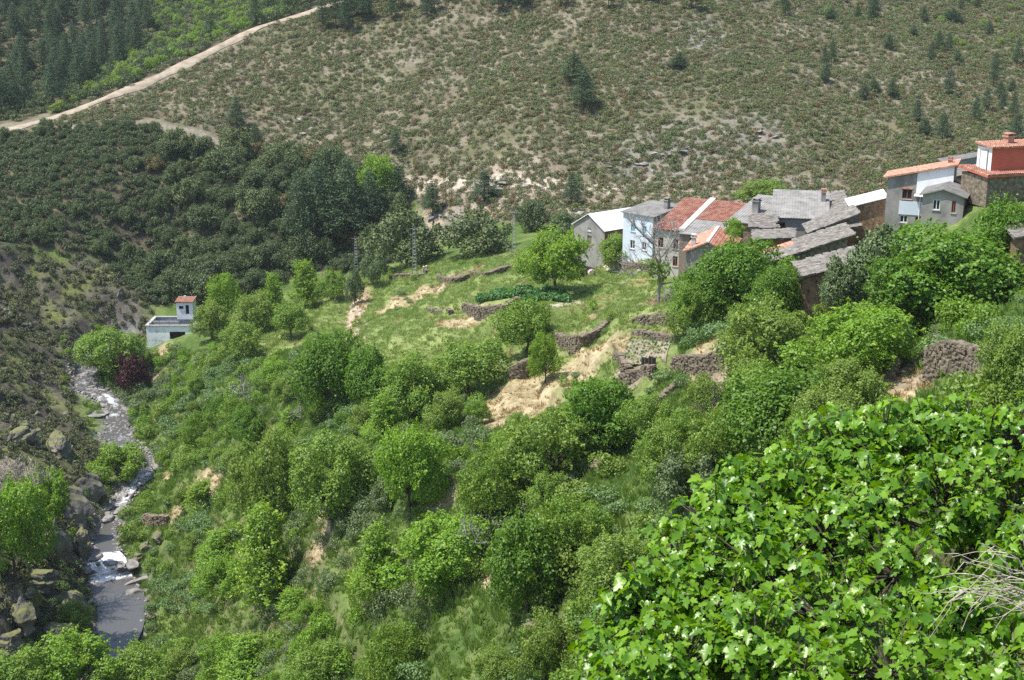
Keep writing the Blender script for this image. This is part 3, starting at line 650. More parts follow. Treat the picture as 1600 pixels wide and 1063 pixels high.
TREES = [
 ('bright',868,358,458,108,'walnut_tree','round bright green walnut tree standing beside the grey barn'),
 ('bright',905,355,405,50,'walnut_tree','green tree touching the gable wall of the grey barn'),
 ('mid',966,366,416,66,'garden_tree','small leafy tree growing against the pale blue house'),
 ('walnut',1150,372,486,130,'walnut_tree','dark green walnut in front of the small red tiled house'),
 ('walnut',1100,415,500,90,'walnut_tree','rounded green walnut next to the bare grey tree'),
 ('mid',1078,440,530,70,'fruit_tree','small fruit tree above the ploughed plot'),
 ('walnut',1215,410,500,80,'walnut_tree','green tree before the long slate roofed stone house'),
 ('grey',1372,352,470,104,'elm_tree','grey green tree below the tall house with the red tiled roof'),
 ('grey',1310,400,490,62,'elm_tree','slim grey green tree hiding half of the lower stone house'),
 ('walnut',1478,356,512,200,'walnut_tree','large spreading dark walnut tree below the red house'),
 ('walnut',1568,306,450,110,'walnut_tree','tall dark walnut tree in front of the red house'),
 ('walnut',1400,400,505,120,'walnut_tree','dense dark walnut tree above the bramble thicket'),
 ('mid',1185,468,610,150,'garden_tree','broad light green tree below the lower stone house'),
 ('walnut',1215,560,725,180,'garden_tree','large rounded green tree below the dark terrace wall'),
 ('bright',1320,475,600,170,'thicket_tree','wide leafy thicket tree beside the blue board and stone wall'),
 ('mid',1290,600,715,120,'thicket_tree','green tree bordering the reddish dry terrace'),
 ('drooping',1120,640,760,120,'thicket_tree','loose green tree beside the brown soil heap'),
 ('mid',1575,495,640,110,'fruit_tree','bright fruit tree in front of the high terrace wall'),
 ('walnut',940,585,705,140,'orchard_tree','green orchard tree at the foot of the straw covered terrace'),
 ('drooping',860,640,760,170,'orchard_tree','broad orchard tree beside the diagonal stone edged path'),
 ('drooping',770,700,820,120,'orchard_tree','soft green tree below the stone edged path'),
 ('walnut',515,515,648,112,'cherry_tree','dark green cherry tree standing alone on the terraced field'),
 ('walnut',578,535,640,80,'cherry_tree','smaller cherry tree leaning against the lone dark cherry'),
 ('mid',648,548,665,110,'cherry_tree','green cherry tree above the bare earth bank'),
 ('mid',735,530,615,110,'hazel_tree','wide hazel thicket beside the short stone terrace wall'),
 ('mid',822,462,552,92,'apple_tree','open crowned apple tree below the potato bed'),
 ('bright',852,520,600,46,'willow_tree','narrow yellow green sapling beside the straw terrace'),
 ('drooping',415,668,822,132,'willow_tree','weeping green tree with hanging sprays above the stream bank'),
 ('mid',520,668,826,140,'orchard_tree','large soft crowned tree next to the weeping tree'),
 ('bright',640,655,800,110,'orchard_tree','feathery green tree below the bare earth bank'),
 ('upright',420,775,950,104,'ash_tree','light green ash tree standing in brambles above the pool'),
 ('walnut',822,785,955,140,'walnut_tree','glossy dark green walnut beside the stone pillar'),
 ('bright',680,805,930,150,'orchard_tree','pale feathery tree beside the glossy walnut'),
 ('upright',590,810,930,80,'orchard_tree','light green tree leaning over the white stones'),
 ('drooping',900,770,900,120,'orchard_tree','airy green tree behind the glossy walnut'),
 ('mid',1030,655,765,92,'shrub_tree','dark rounded shrub tree at the end of the stone edged path'),
 ('grey',1075,700,815,100,'shrub_tree','brownish green shrub tree behind the fig tree'),
 ('mid',960,830,960,140,'shrub_tree','dense green shrub tree above the fig tree'),
 ('bright',25,740,905,105,'ash_tree','fresh green ash tree growing between the rock crags'),
 ('bright',75,725,830,62,'ash_tree','small fresh green ash crown above the dark gorge rocks'),
 ('mid',180,508,590,105,'alder_tree','rounded alder tree beside the white water tank'),
 ('purple',207,552,612,50,'plum_tree','dark purple leaved plum tree on the stream bank'),
 ('bright',190,690,755,74,'willow_tree','bright green willow bush standing in the stream bed'),
 ('bright',352,425,505,60,'poplar_tree','bright green poplar behind the small white hut'),
 ('mid',400,455,530,62,'alder_tree','green alder in the hollow near the white hut'),
 ('upright',430,425,505,50,'poplar_tree','upright green poplar at the edge of the terraced field'),
 ('upright',478,405,480,46,'poplar_tree','light green poplar with a pointed crown below the oak wood'),
 ('mid',520,420,470,44,'alder_tree','pale green alder at the foot of the oak wood'),
 ('mid',455,470,530,60,'alder_tree','low green alder on the upper field terrace'),
 ('mid',380,500,570,70,'alder_tree','rounded green alder below the upper field path'),
 ('mid',330,470,530,60,'alder_tree','green alder leaning over the concrete slab of the water tank'),
 ('grey',583,392,446,38,'olive_tree','silvery olive tree beside the pylon by the big oak'),
 ('grey',555,420,476,30,'olive_tree','smaller silvery olive tree at the field edge'),
 ('oakpale',636,330,418,105,'holm_oak','large pale flowering holm oak behind the middle pylon'),
 ('oakpale',746,335,398,104,'holm_oak','pale green oak standing beside the grey scree'),
 ('oak',830,310,360,60,'holm_oak','green oak on the slope above the third pylon'),
 ('grey',880,330,366,44,'holm_oak','small grey green oak beside the barn'),
 ('oakpale',620,300,345,44,'holm_oak','pale oak at the foot of the pine clump'),
 ('bright',592,240,318,66,'chestnut_tree','bright lime green chestnut tree shining behind the pine clump'),
 ('mid',1195,280,322,84,'pine_bush','broad green bush behind the grey slate roofs'),
 ('pine',470,255,392,52,'pine_tree','dark outer pine of the clump on the oak slope'),
 ('pine',500,238,380,60,'pine_tree','tall blue green pine in the middle of the clump'),
 ('pine',545,240,384,66,'pine_tree','tallest pine of the clump below the hillside track'),
 ('pine',580,258,366,50,'pine_tree','pine of the clump standing before the lime green tree'),
 ('pine',520,262,388,50,'pine_tree','pine in front of the clump below the hillside track'),
 ('pine',622,252,322,40,'pine_tree','single pine beside the lime green tree'),
 ('pine',676,280,338,40,'pine_tree','young pine below the hillside track'),
 ('pine',757,262,316,44,'pine_tree','young pine standing on the hillside track'),
 ('pine',893,268,322,34,'pine_tree','small pine above the barn roof'),
 ('pine',911,104,172,44,'pine_tree','single dark pine in the middle of the scrubby hillside'),
 ('pine',897,80,128,46,'pine_tree','light green pine just above the single dark pine'),
 ('pine',1061,80,108,34,'pine_tree','yellow green young pine on the upper hillside'),
 ('pine',618,200,240,26,'pine_tree','small pine on the hillside above the pine clump'),
 ('pine',370,150,200,30,'pine_tree','small pine just below the dirt road'),
 ('pine',400,190,232,26,'pine_tree','small pine above the bare bank'),
 ('bright',110,985,1110,150,'elder_tree','bright green elder bush filling the bank below the pool'),
 ('mid',215,1000,1110,110,'elder_tree','grey green leafy bush tree at the outlet of the pool'),
 ('mid',30,1010,1120,120,'elder_tree','leafy green bush tree below the lichen crag'),
 ('bright',355,985,1075,70,'elder_tree','light green bush tree on the grassy bank below the brambles'),
 ('mid',120,935,1000,60,'elder_tree','fresh green bush hanging over the pool from the crag'),
]
for i, (k, u, vt, vb, wd, nm, lb) in enumerate(TREES): place(k, u, vt, vb, wd, nm, lb, 'tree', None, var=i)
TPOS = [(hit(t_[1], t_[3]), t_[6]) for t_ in TREES]
import re as _re
def short(lb): return _re.split(r' (?:beside|in|below|above|on|of|at|with|standing|growing|behind|before|touching|leaning|hiding|next|left|right|over|among|among|between|shining|just)\b', lb)[0]
def near(p):
    d = [(t_[0][0] - p[0]) ** 2 + (t_[0][1] - p[1]) ** 2 for t_ in TPOS]; k = int(np.argmin(d)); return short(TPOS[k][1]), math.sqrt(d[k])
def sizeword(h_, a, b_, words=('small', 'middling', 'tall')): return words[0] if h_ < a else words[2] if h_ > b_ else words[1]

# ------------------------------------------------------------------ area scatters (uniform on the ground, kept to a zone of the photograph)
def scatter(poly, n_, x0, x1, y0, y1, seed, near=None, dens=None):
    rg = np.random.default_rng(seed); x = rg.uniform(x0, x1, n_); y = rg.uniform(y0, y1, n_); z = H(x, y)
    u, v, d = proj(np.stack([x, y, z], -1)); k = inside(u, v, poly) if poly else np.ones(n_, bool)
    if dens is not None: k &= rg.random(n_) < dens(x, y)
    sdd, _, sww = poly_dist(x, y, SP); k &= sdd > sww + .9
    rdd, _, _ = poly_dist(x, y, rd); k &= rdd > 1.9
    return np.stack([x, y, z], -1)[k]
def gn_scatter(name, pts, meshes, label, scale=(.7, 1.3), seed=0, sink=.08, probs=None, cat=None, flat=None):
    rg = np.random.default_rng(seed); c = bpy.data.collections.new(name + '_source')
    for k, me_ in enumerate(meshes):
        o_ = bpy.data.objects.new('%s_source_%02d' % (name, k), me_); c.objects.link(o_)
    n_ = len(pts); pts = pts.copy(); pts[:, 2] -= sink
    me_ = bpy.data.meshes.new(name); me_.vertices.add(n_); me_.vertices.foreach_set('co', pts.astype(np.float32).ravel())
    A = me_.attributes
    A.new('scl', 'FLOAT_VECTOR', 'POINT').data.foreach_set('vector', (rg.uniform(*scale, n_)[:, None] * np.c_[np.ones(n_), np.ones(n_), rg.uniform(.75, 1.25, n_)]).astype(np.float32).ravel())
    A.new('rot', 'FLOAT_VECTOR', 'POINT').data.foreach_set('vector', np.c_[rg.normal(size=n_) * .08, rg.normal(size=n_) * .08, rg.uniform(0, 6.28, n_)].astype(np.float32).ravel())
    A.new('idx', 'INT', 'POINT').data.foreach_set('value', rg.choice(len(meshes), n_, p=probs).astype(np.int32))
    g = bpy.data.node_groups.new(name + '_nodes', 'GeometryNodeTree')
    g.interface.new_socket('Geometry', in_out='INPUT', socket_type='NodeSocketGeometry'); g.interface.new_socket('Geometry', in_out='OUTPUT', socket_type='NodeSocketGeometry')
    N, Lk = g.nodes, g.links; gi = N.new('NodeGroupInput'); go = N.new('NodeGroupOutput'); ci = N.new('GeometryNodeCollectionInfo'); ci.inputs[0].default_value = c; ci.inputs[1].default_value = True; ci.inputs[2].default_value = True
    ip = N.new('GeometryNodeInstanceOnPoints'); ip.inputs['Pick Instance'].default_value = True
    def na(nm, ty):
        a_ = N.new('GeometryNodeInputNamedAttribute'); a_.data_type = ty; a_.inputs[0].default_value = nm; return a_.outputs[0]
    er = N.new('FunctionNodeEulerToRotation')
    Lk.new(gi.outputs[0], ip.inputs['Points']); Lk.new(ci.outputs[0], ip.inputs['Instance']); Lk.new(na('idx', 'INT'), ip.inputs['Instance Index'])
    Lk.new(na('rot', 'FLOAT_VECTOR'), er.inputs[0]); Lk.new(er.outputs[0], ip.inputs['Rotation']); Lk.new(na('scl', 'FLOAT_VECTOR'), ip.inputs['Scale']); Lk.new(ip.outputs[0], go.inputs[0])
    o_ = obj(name, me_); md = o_.modifiers.new('scatter', 'NODES'); md.node_group = g
    tag(o_, label, kind='stuff'); print(name, n_); return o_
def individuals(pts, meshes, name, label, group, scale, seed, cat='shrub', sink=.08):
    rg = np.random.default_rng(seed)
    for p in pts:
        o_ = obj(name, meshes[rg.integers(len(meshes))], None, (p[0], p[1], p[2] - sink)); s = rg.uniform(*scale); o_.scale = (s, s, s * rg.uniform(.8, 1.2)); o_.rotation_euler = (0, 0, rg.uniform(0, 6.28))
        lb = label
        if 'near valley side' in label:
            nm_, dd_ = near(p); lb = sizeword(s, .8, 1.1, ('small', 'middling', 'large')) + ' ' + label.replace('low ', '').replace('twiggy ', '').replace('on the near valley side', ('beside the ' if dd_ < 7 else 'away from the ') + nm_)
        elif 'heath shrub' in label:
            lb = sizeword(s, 1.0, 1.28, ('small', 'middling', 'wide')) + ' ' + {'heath_green': 'green', 'heath_brown': 'brown', 'heath_grey': 'grey'}[o_.data.materials[0].name] + ' ' + label.replace('low ', '')
        tag(o_, lb, cat, group)

# hillside heath
hd = lambda x, y: np.clip(.85 + 1.3 * fbm(x / 14, y / 14, 3, 301), .12, 1)
hp = scatter(Z_HILL, 165000, -190, 260, 236, 480, 1, dens=hd)
big = hp[np.argsort(proj(hp)[2])]; uu, vv, _ = proj(big); vis = (uu > 5) & (uu < 1595) & (vv > 5)
pick = np.where(vis)[0][::3][:280]; rest = np.ones(len(big), bool); rest[pick] = False
bl = fbm(big[:, 0] / 25, big[:, 1] / 25, 3, 311)
allh = BUSH['heath_g'] + BUSH['heath_b'] + BUSH['heath_p']
individuals(big[pick], allh, 'heath_shrub', 'low heath shrub at the foot of the scrubby hillside', 'heath shrubs at the hillside foot', (.8, 1.5), 5)
gn_scatter('hillside_heath', big[rest], allh, 'low green and brown heath covering the sunlit hillside', (.28, 1.02), 6, probs=[.27, .27, .11, .11, .12, .12])
tg_ = scatter([(1180,-60),(1700,-60),(1700,140),(1540,110),(1420,70),(1300,30)], 16000, -20, 300, 240, 480, 81, dens=lambda x, y: np.clip(.3 + 1.5 * fbm(x / 12, y / 12, 3, 381), 0, .9))
gn_scatter('upper_scrub', tg_, BUSH['heath_g'] + BUSH['midb'][:1] + BUSH['greyb'][:1], 'fresh green scrub on the high flank of the hillside', (.4, 1.1), 82, probs=[.35, .35, .1, .2])
# young pines dotted on the right of the hillside
pp_ = scatter([(1150,-60),(1600,-60),(1600,230),(1350,230),(1250,120)], 700, -20, 260, 240, 480, 8)
for p in pp_[:64]:
    h_ = random.uniform(3, 7); place_w('pine', p, h_, random.uniform(2.2, 3.6), 'young_pine', sizeword(h_, 4.2, 5.7) + ' young pine on the far flank of the hillside above the village', 'tree', 'young pines above the village')
pp_ = scatter([(520,-60),(1150,-60),(1150,20),(820,15),(740,40),(640,40),(520,60)], 900, -120, 120, 330, 480, 9)
for p in pp_[:60]:
    h_ = random.uniform(8, 12); place_w('pine', p, h_, random.uniform(3.5, 5), 'pine_tree', sizeword(h_, 9.3, 10.7) + ' dark pine of the wood on the crest of the hillside', 'tree', 'pines on the hillside crest')
# pine wood top left
pp_ = scatter(Z_PINE, 1600, -250, -70, 325, 520, 10)
for p in pp_[:270]:
    h_ = random.uniform(8, 14); w_ = random.uniform(3.8, 5.5); rdd = float(poly_dist(p[None, 0], p[None, 1], rd)[0][0])
    place_w('pine', p, h_, w_, 'pine_tree', sizeword(h_, 10, 12) + (' slender' if w_ < 4.6 else ' broad') + ' pine ' + ('at the edge of the wood by the dirt road' if rdd < 22 else 'inside the wood beyond the dirt road' if rdd < 60 else 'deep in the wood beyond the dirt road'), 'tree', 'pines beyond the dirt road')
for (u, v, h_) in [(420,22,11),(400,40,9),(450,20,12),(505,48,11),(525,45,12),(540,50,11),(480,10,11),(330,60,7),(232,50,12),(205,75,9),(560,20,10)]:
    place_w('pine', hit(u, v), h_, 4.2, 'pine_tree', 'pine at the upper bend of the dirt road', 'tree', 'pines along the upper dirt road')
bp_ = scatter([(60,196),(215,60),(240,-80),(540,-80),(560,0),(500,10),(400,44),(300,91),(200,137),(100,179)], 30000, -260, 0, 330, 620, 11)
gn_scatter('gully_scrub', bp_, BUSH['heath_g'] + BUSH['midb'][:1] + BUSH['oakb'] + BUSH['heath_p'], 'green scrub in the gully behind the dirt road', (.7, 1.4), 12)
pu = scatter(Z_PINE, 22000, -330, -60, 320, 620, 13)
gn_scatter('wood_undergrowth', pu, BUSH['oakb'] + BUSH['heath_g'], 'dark undergrowth beneath the pine wood', (.6, 1.2), 14)
# holm oak wood
op = scatter(Z_OAK, 5000, -200, 20, 225, 340, 15); keep = []
for p in op:
    if all((p[0] - k[0]) ** 2 + (p[1] - k[1]) ** 2 > 11 for k in keep): keep.append(p)
OAKS = ['oak'] * 9 + ['oakpale'] * 4 + ['oakrust']
for i, p in enumerate(keep[:330]):
    k = random.choice(OAKS); h_ = 2.4 + 4.2 * random.random() ** 1.8; u_, v_, _ = proj(p)
    if u_ < 240 and random.random() < .5: continue
    if u_ < 240: h_ *= random.uniform(.35, .7)
    lb = {'oak': 'dark rounded holm oak in the wood above the white hut', 'oakpale': 'pale flowering holm oak among the dark oaks', 'oakrust': 'rust brown holm oak among the dark oaks'}[k]
    nm_, dd_ = near(p); lb = sizeword(h_, 2.8, 4.2, ('low', 'middling', 'big')) + ' ' + lb
    if dd_ < 16: lb = _re.split(r' (?:in|among) ', lb)[0] + ' near the ' + nm_
    place_w(k, p, h_, h_ * random.uniform(1.15, 1.5), 'holm_oak', lb, 'tree', {'oak': 'dark holm oaks in the oak wood', 'oakpale': 'pale holm oaks in the oak wood', 'oakrust': 'rusty holm oaks in the oak wood'}[k])
ou = scatter(Z_OAK, 26000, -200, 20, 225, 340, 16)
gn_scatter('oak_undergrowth', ou, BUSH['oakb'] + BUSH['mossy'], 'dark scrub under the holm oaks', (.5, 1.), 17)
# rocky left bank
lp = scatter(Z_LEFT, 46000, -230, -40, 110, 300, 18, dens=lambda x, y: np.clip(.65 + 1.6 * fbm(x / 9, y / 9, 3, 321), .25, 1))
gn_scatter('slope_scrub', lp, BUSH['mossy'] + BUSH['heath_p'][:1] + BUSH['heath_g'][:1], 'low dark scrub on the shaded rocky bank', (.35, .95), 19, probs=[.36, .36, .12, .16])

# ------------------------------------------------------------------ buildings
class House:
    """local frame: origin = front left eave corner, x along the facade to the right, y back, z up"""
    def __init__(s, name, label, anchor, az, W, Dp, Hd, cat='house'):
        s.o = P(*anchor); a = R(az); s.x = np.array([math.cos(a), math.sin(a), 0]); s.y = np.array([-math.sin(a), math.cos(a), 0]); s.z = np.array([0, 0, 1.])
        s.W, s.D, s.Hd = W, Dp, Hd
        s.root = empty(name, s.o - s.z * Hd); tag(s.root, label, cat); s.off = np.array(s.root.location)
    def L(s, x, y, z): return s.o + s.x * x + s.y * y + s.z * z
    def bx(s, mb, x0, x1, y0, y1, z0, z1): mb.box(s.L(x0, y0, z0), s.x * (x1 - x0), s.y * (y1 - y0), s.z * (z1 - z0))
    def put(s, mb, name, mat, parent=None, label=None):
        o = mb.build(name, mat, parent or s.root, s.off); 
        if label: o['label'] = label
        return o
    def walls(s, mat, top='flat', rise=0., holes=(), side_holes=(), name='wall', mats=None):
        """top: flat | mono (rises along x) | gable (ridge along y, apex at W/2) | back (rises along y)"""
        W, D, Hd = s.W, s.D, s.Hd; mats = mats or {}
        def face(u0, ulen, org, ux, inn, holes, cap, nm, mt):
            mb = MB(); pt = lambda a, z, d=0: s.L(0, 0, 0) + org + ux * a + s.z * z + inn * d
            xs = sorted({0, ulen, *[h[0] for h in holes], *[h[1] for h in holes]}); zs = sorted({-Hd, 0, *[h[2] for h in holes], *[h[3] for h in holes]})
            for i in range(len(xs) - 1):
                for j in range(len(zs) - 1):
                    cx, cz_ = (xs[i] + xs[i + 1]) / 2, (zs[j] + zs[j + 1]) / 2
                    if any(h[0] < cx < h[1] and h[2] < cz_ < h[3] for h in holes): continue
                    mb.add([pt(xs[i], zs[j]), pt(xs[i + 1], zs[j]), pt(xs[i + 1], zs[j + 1]), pt(xs[i], zs[j + 1])], [(0, 1, 2, 3)])
            if cap: mb.add([pt(a, z) for a, z in cap], [tuple(range(len(cap)))])
            for h in holes:
                c4 = [(h[0], h[2]), (h[1], h[2]), (h[1], h[3]), (h[0], h[3])]
                for k in range(4):
                    a, b_ = c4[k], c4[(k + 1) % 4]; mb.add([pt(*a), pt(*b_), pt(*b_, .22), pt(*a, .22)], [(0, 1, 2, 3)])
            wo = s.put(mb, nm, mt)
            for h in holes:
                style = h[4] if len(h) > 4 else 'frame_w'; mbp = MB(); dpt = .16
                if style == 'door' or style == 'doorw':
                    mbp.add([pt(h[0], h[2], dpt), pt(h[1], h[2], dpt), pt(h[1], h[3], dpt), pt(h[0], h[3], dpt)], [(0, 1, 2, 3)])
                    d_ = s.put(mbp, 'door', 'frame_w' if style == 'doorw' else 'wood'); continue
                if style == 'open':
                    mbp.add([pt(h[0], h[2], .215), pt(h[1], h[2], .215), pt(h[1], h[3], .215), pt(h[0], h[3], .215)], [(0, 1, 2, 3)]); s.put(mbp, 'window', 'dark'); continue
                fr = MB(); t_ = .08; w_, hh_ = h[1] - h[0], h[3] - h[2]
                for (a0, a1, b0, b1) in ((h[0], h[1], h[2], h[2] + t_), (h[0], h[1], h[3] - t_, h[3]), (h[0], h[0] + t_, h[2] + t_, h[3] - t_), (h[1] - t_, h[1], h[2] + t_, h[3] - t_), (h[0] + w_ / 2 - t_ / 2, h[0] + w_ / 2 + t_ / 2, h[2] + t_, h[3] - t_)):
                    fr.box(pt(a0, b0, .08), ux * (a1 - a0), inn * .06, s.z * (b1 - b0))
                win = s.put(fr, 'window', style)
                mbp.add([pt(h[0] + .01, h[2] + .01, dpt), pt(h[1] - .01, h[2] + .01, dpt), pt(h[1] - .01, h[3] - .01, dpt), pt(h[0] + .01, h[3] - .01, dpt)], [(0, 1, 2, 3)])
                s.put(mbp, 'pane', 'frame_b' if style == 'frame_b' else 'pane', win)
                sl = MB(); sl.box(pt(h[0] - .1, h[2] - .09, -.10), ux * (w_ + .2), inn * .2, s.z * .085); s.put(sl, 'sill', 'concrete', win)
                if len(h) > 5: sl = MB(); sl.box(pt(h[0] - .1, h[3] + .003, -.05), ux * (w_ + .2), inn * .15, s.z * .22); s.put(sl, 'blind_box', h[5], win)
            return wo
        capf = {'flat': None, 'mono': [(0, 0), (W, 0), (W, rise)], 'gable': [(0, 0), (W, 0), (W / 2, rise)], 'back': None}[top]
        caps = {'flat': None, 'mono': [(0, 0), (D, 0), (D, rise), (0, rise)], 'gable': None, 'back': [(0, 0), (D, 0), (D, rise)]}[top]
        capl = {'flat': None, 'mono': None, 'gable': None, 'back': [(0, 0), (D, 0), (D, rise)]}[top]
        face(0, W, s.x * 0, s.x, s.y, holes, capf, name, mats.get('front', mat))
        face(0, D, s.x * W, s.y, -s.x, side_holes, caps, name, mats.get('right', mat))
        face(0, D, s.x * 0, s.y, s.x, (), capl, name, mats.get('left', mat))
        capb = [(0, 0), (W, 0), (W, rise), (0, rise)] if top == 'back' else capf
        face(0, W, s.y * D, s.x, -s.y, (), capb, name, mats.get('back', mat))
    def roof(s, p0, U, V, kind, th=.10, nm='roof', mat=None, label=None):
        """p0 local point (lower corner), U along the eave, V up the slope (local vectors)"""
        toW = lambda q_: s.x * q_[0] + s.y * q_[1] + s.z * q_[2]
        p = s.L(*p0); U = toW(U); V = toW(V); lu, lv = np.linalg.norm(U), np.linalg.norm(V); ux, vx = U / lu, V / lv; nn = np.cross(ux, vx)
        if nn[2] < 0: nn = -nn
        rg = np.random.default_rng(int(abs(p[0] * 31 + p[1] * 17)) + int(lu * 10))
        base = MB(); base.box(p, U, V, nn * th); slab = s.put(base, nm, {'tile': 'tile', 'tileo': 'tileo', 'slate': 'slate', 'grey': 'greyroof', 'white': 'whiteroof'}[kind] if mat is None else mat)
        if label: slab['label'] = label
        top = p + nn * th
        if kind in ('tile', 'tileo'):
            mb = MB(); nrow = max(2, int(lv / .42)); nc = max(3, int(lu / .26)); r_ = lu / nc * .5; dv = lv / nrow
            for j in range(nrow):
                for i in range(nc):
                    c = top + ux * ((i + .5) * lu / nc + rg.normal() * .012) + vx * (j * dv - .04 + rg.normal() * .015) + nn * (.012 + rg.random() * .015)
                    vs_ = []
                    for e_, (lift, rr) in enumerate(((.035, r_ * .98), (.0, r_ * .8))):
                        for k in range(5):
                            a = math.pi * k / 4; vs_.append(c + vx * e_ * (dv + .05) + ux * math.cos(a) * rr + nn * (math.sin(a) * rr * .75 + lift))
                    mb.add(vs_, [(k, k + 1, k + 6, k + 5) for k in range(4)])
            o = s.put(mb, 'roof_tiles', kind, slab); o['kind'] = 'stuff'
        elif kind == 'slate':
            mb = MB(); v_ = 0
            while v_ < lv - .1:
                u_ = rg.uniform(-.25, 0)
                while u_ < lu:
                    sw_, sh_ = rg.uniform(.32, .8), rg.uniform(.5, .75); a = rg.normal() * .09; tl = rg.uniform(.03, .12)
                    x_ = ux * math.cos(a) + vx * math.sin(a); y_ = -ux * math.sin(a) + vx * math.cos(a); x_ = x_ + nn * rg.normal() * .03; y_ = y_ - nn * tl
                    mb.box(top + ux * u_ + vx * (v_ + rg.uniform(-.1, .06)) + nn * (.05 + tl * .4 + rg.random() * .03), x_ * sw_, y_ * sh_, nn * rg.uniform(.025, .05)); u_ += sw_ * rg.uniform(.82, 1.0)
                v_ += rg.uniform(.3, .42)
            o = s.put(mb, 'roof_slates', 'slate', slab); o['kind'] = 'stuff'
        elif kind == 'grey':
            mb = MB(); nc = max(4, int(lu / .35))
            for i in range(nc):
                mb.box(top + ux * (i * lu / nc + .02) + nn * .002, ux * (lu / nc * .45), V, nn * .03)
            o = s.put(mb, 'roof_ribs', 'greyroof', slab); o['kind'] = 'stuff'
        return slab
    def chimney(s, x, y, z0, z1, w_, mat, cap=None):
        mb = MB(); s.bx(mb, x - w_ / 2, x + w_ / 2, y - w_ / 2, y + w_ / 2, z0, z1); c = s.put(mb, 'chimney', mat)
        mb = MB(); s.bx(mb, x - w_ * .65, x + w_ * .65, y - w_ * .65, y + w_ * .65, z1 + .003, z1 + .12)
        for dx in (-.5, .35): s.bx(mb, x + dx * w_, x + (dx + .15) * w_, y - w_ * .4, y + w_ * .4, z1 + .123, z1 + .35)
        s.bx(mb, x - w_ * .6, x + w_ * .6, y - w_ * .6, y + w_ * .6, z1 + .353, z1 + .45)
        s.put(mb, 'chimney_cap', cap or mat, c)
# barn with white sheet roof: gable faces left/front
h = House('barn', 'grey rendered barn with a bright white sheet roof', (897,350,205), -51, 7.0, 13, 6.2, 'barn')
h.walls('render_g', 'gable', 2.0, holes=[(3.2,3.9,-.6,.5 - .55,'frame_w'),(3.1,4.1,-3.4,-1.3,'door')], side_holes=[(1.2,2.4,-4.4,-1.6,'frame_w')], mats={'right': 'browns'})
h.roof((-.3,-.3,-.12), (0,13.6,0), (3.8,0,2.17), 'white'); h.roof((7.3,-.3,-.12), (0,13.6,0), (-3.8,0,2.17), 'white')
# pale blue house
h = House('blue_house', 'two storey pale blue house with a flat grey roof next to the barn', (974,331,194), -44, 5.6, 6.6, 8.2)
h.walls('render_b', 'back', .7, holes=[(1.5,2.3,-2.7,-1.6,'frame_b'),(3.6,4.4,-2.7,-1.6,'frame_b'),(3.6,4.4,-5.2,-4.0,'frame_w'),(1.4,2.3,-5.3,-4.0,'frame_w')], side_holes=[(.9,1.9,-2.4,-.4,'open')], mats={'right': 'render_g'})
h.roof((-.35,-.35,-.08), (6.3,0,0), (0,7.3,.82), 'grey'); h.chimney(4.8, 4.2, .3, 1.7, .7, 'render_g')
# cream house with long red tile roof
h = House('red_roofed_house', 'cream house with a long weathered red tile roof', (1024,357,181), -30, 3.9, 10.5, 7.0)
h.walls('render_c', 'back', 2.4, holes=[(.5,1.25,-2.6,-1.2,'frame_r'),(2.75,3.45,-2.6,-1.2,'frame_r'),(2.75,3.45,-5.0,-3.6,'frame_r')])
h.roof((-.3,-.35,-.1), (4.2,0,0), (0,11.3,2.6), 'tile')
mb = MB(); mb.box(h.L(3.6,-.4,.16), h.x * .85, h.y * 11.3 + h.z * 2.6, h.z * .2); h.put(mb, 'verge', 'mortar')
# patchwork roofed house
h = House('patched_house', 'house with a patchwork roof of red tiles above grey sheets', (1062,364,178), -30, 5.6, 11, 6)
h.walls('wood', 'back', 2.5, holes=[(1.5,2.3,-1.6,-.5,'open')])
h.roof((-.1,-.35,-.1), (5.9,0,0), (0,5.0,1.15), 'grey', label='grey sheet lower half of the roof'); h.roof((-.1,4.66,1.05), (5.9,0,0), (0,6.8,1.56), 'tile', label='red tiled upper half of the roof')
# small red tiled cottage facing the camera
h = House('tiled_cottage', 'small grey cottage with red tiled gable roof and white chimney', (1072,393,166), -16, 5.4, 10, 5)
h.walls('render_g', 'gable', 1.3)
h.roof((-.35,-.35,-.17), (0,10.5,0), (3.08,0,1.48), 'tileo'); h.roof((5.75,-.35,-.17), (0,10.5,0), (-3.08,0,1.48), 'tile')
mb = MB(); mb.box(h.L(2.5,-.4,1.36), h.x * .4, h.y * 10.6, h.z * .16); h.put(mb, 'ridge', 'mortar'); h.chimney(.75, 1.2, .1, 1.6, .55, 'mortar')
# slate house by the vine
h = House('slate_house', 'grey sheet roofed house with a squat chimney behind the vine', (1140,345,175), -33, 4.6, 9.6, 6.2)
h.walls('schist', 'back', 1.9, holes=[(1.2,2.0,-2.2,-1.0,'open')])
h.roof((-.3,-.4,-.1), (5.2,0,0), (0,10.4,2.06), 'grey'); h.chimney(2.2, 3.6, .6, 2.3, .85, 'render_g')
# grey rendered house
h = House('grey_house', 'grey rendered house with wide grey roof and orange chimney pot', (1208,339,170), -12, 6.8, 8.5, 6.4)
h.walls('render_g', 'back', 1.9, holes=[(.75,1.6,-2.0,-.7,'frame_r'),(4.2,4.8,-1.6,-.8,'frame_r')])
h.roof((-.3,-.35,-.1), (7.4,0,0), (0,9.4,2.1), 'grey'); h.chimney(6.3, 5.6, 1.0, 2.5, .6, 'render_g', 'tileo')
mb = MB(); mb.tube(h.L(.12,-.12,-6.2), h.L(.12,-.12,-.1), .05, .05, 6); h.put(mb, 'drainpipe', 'frame_w')
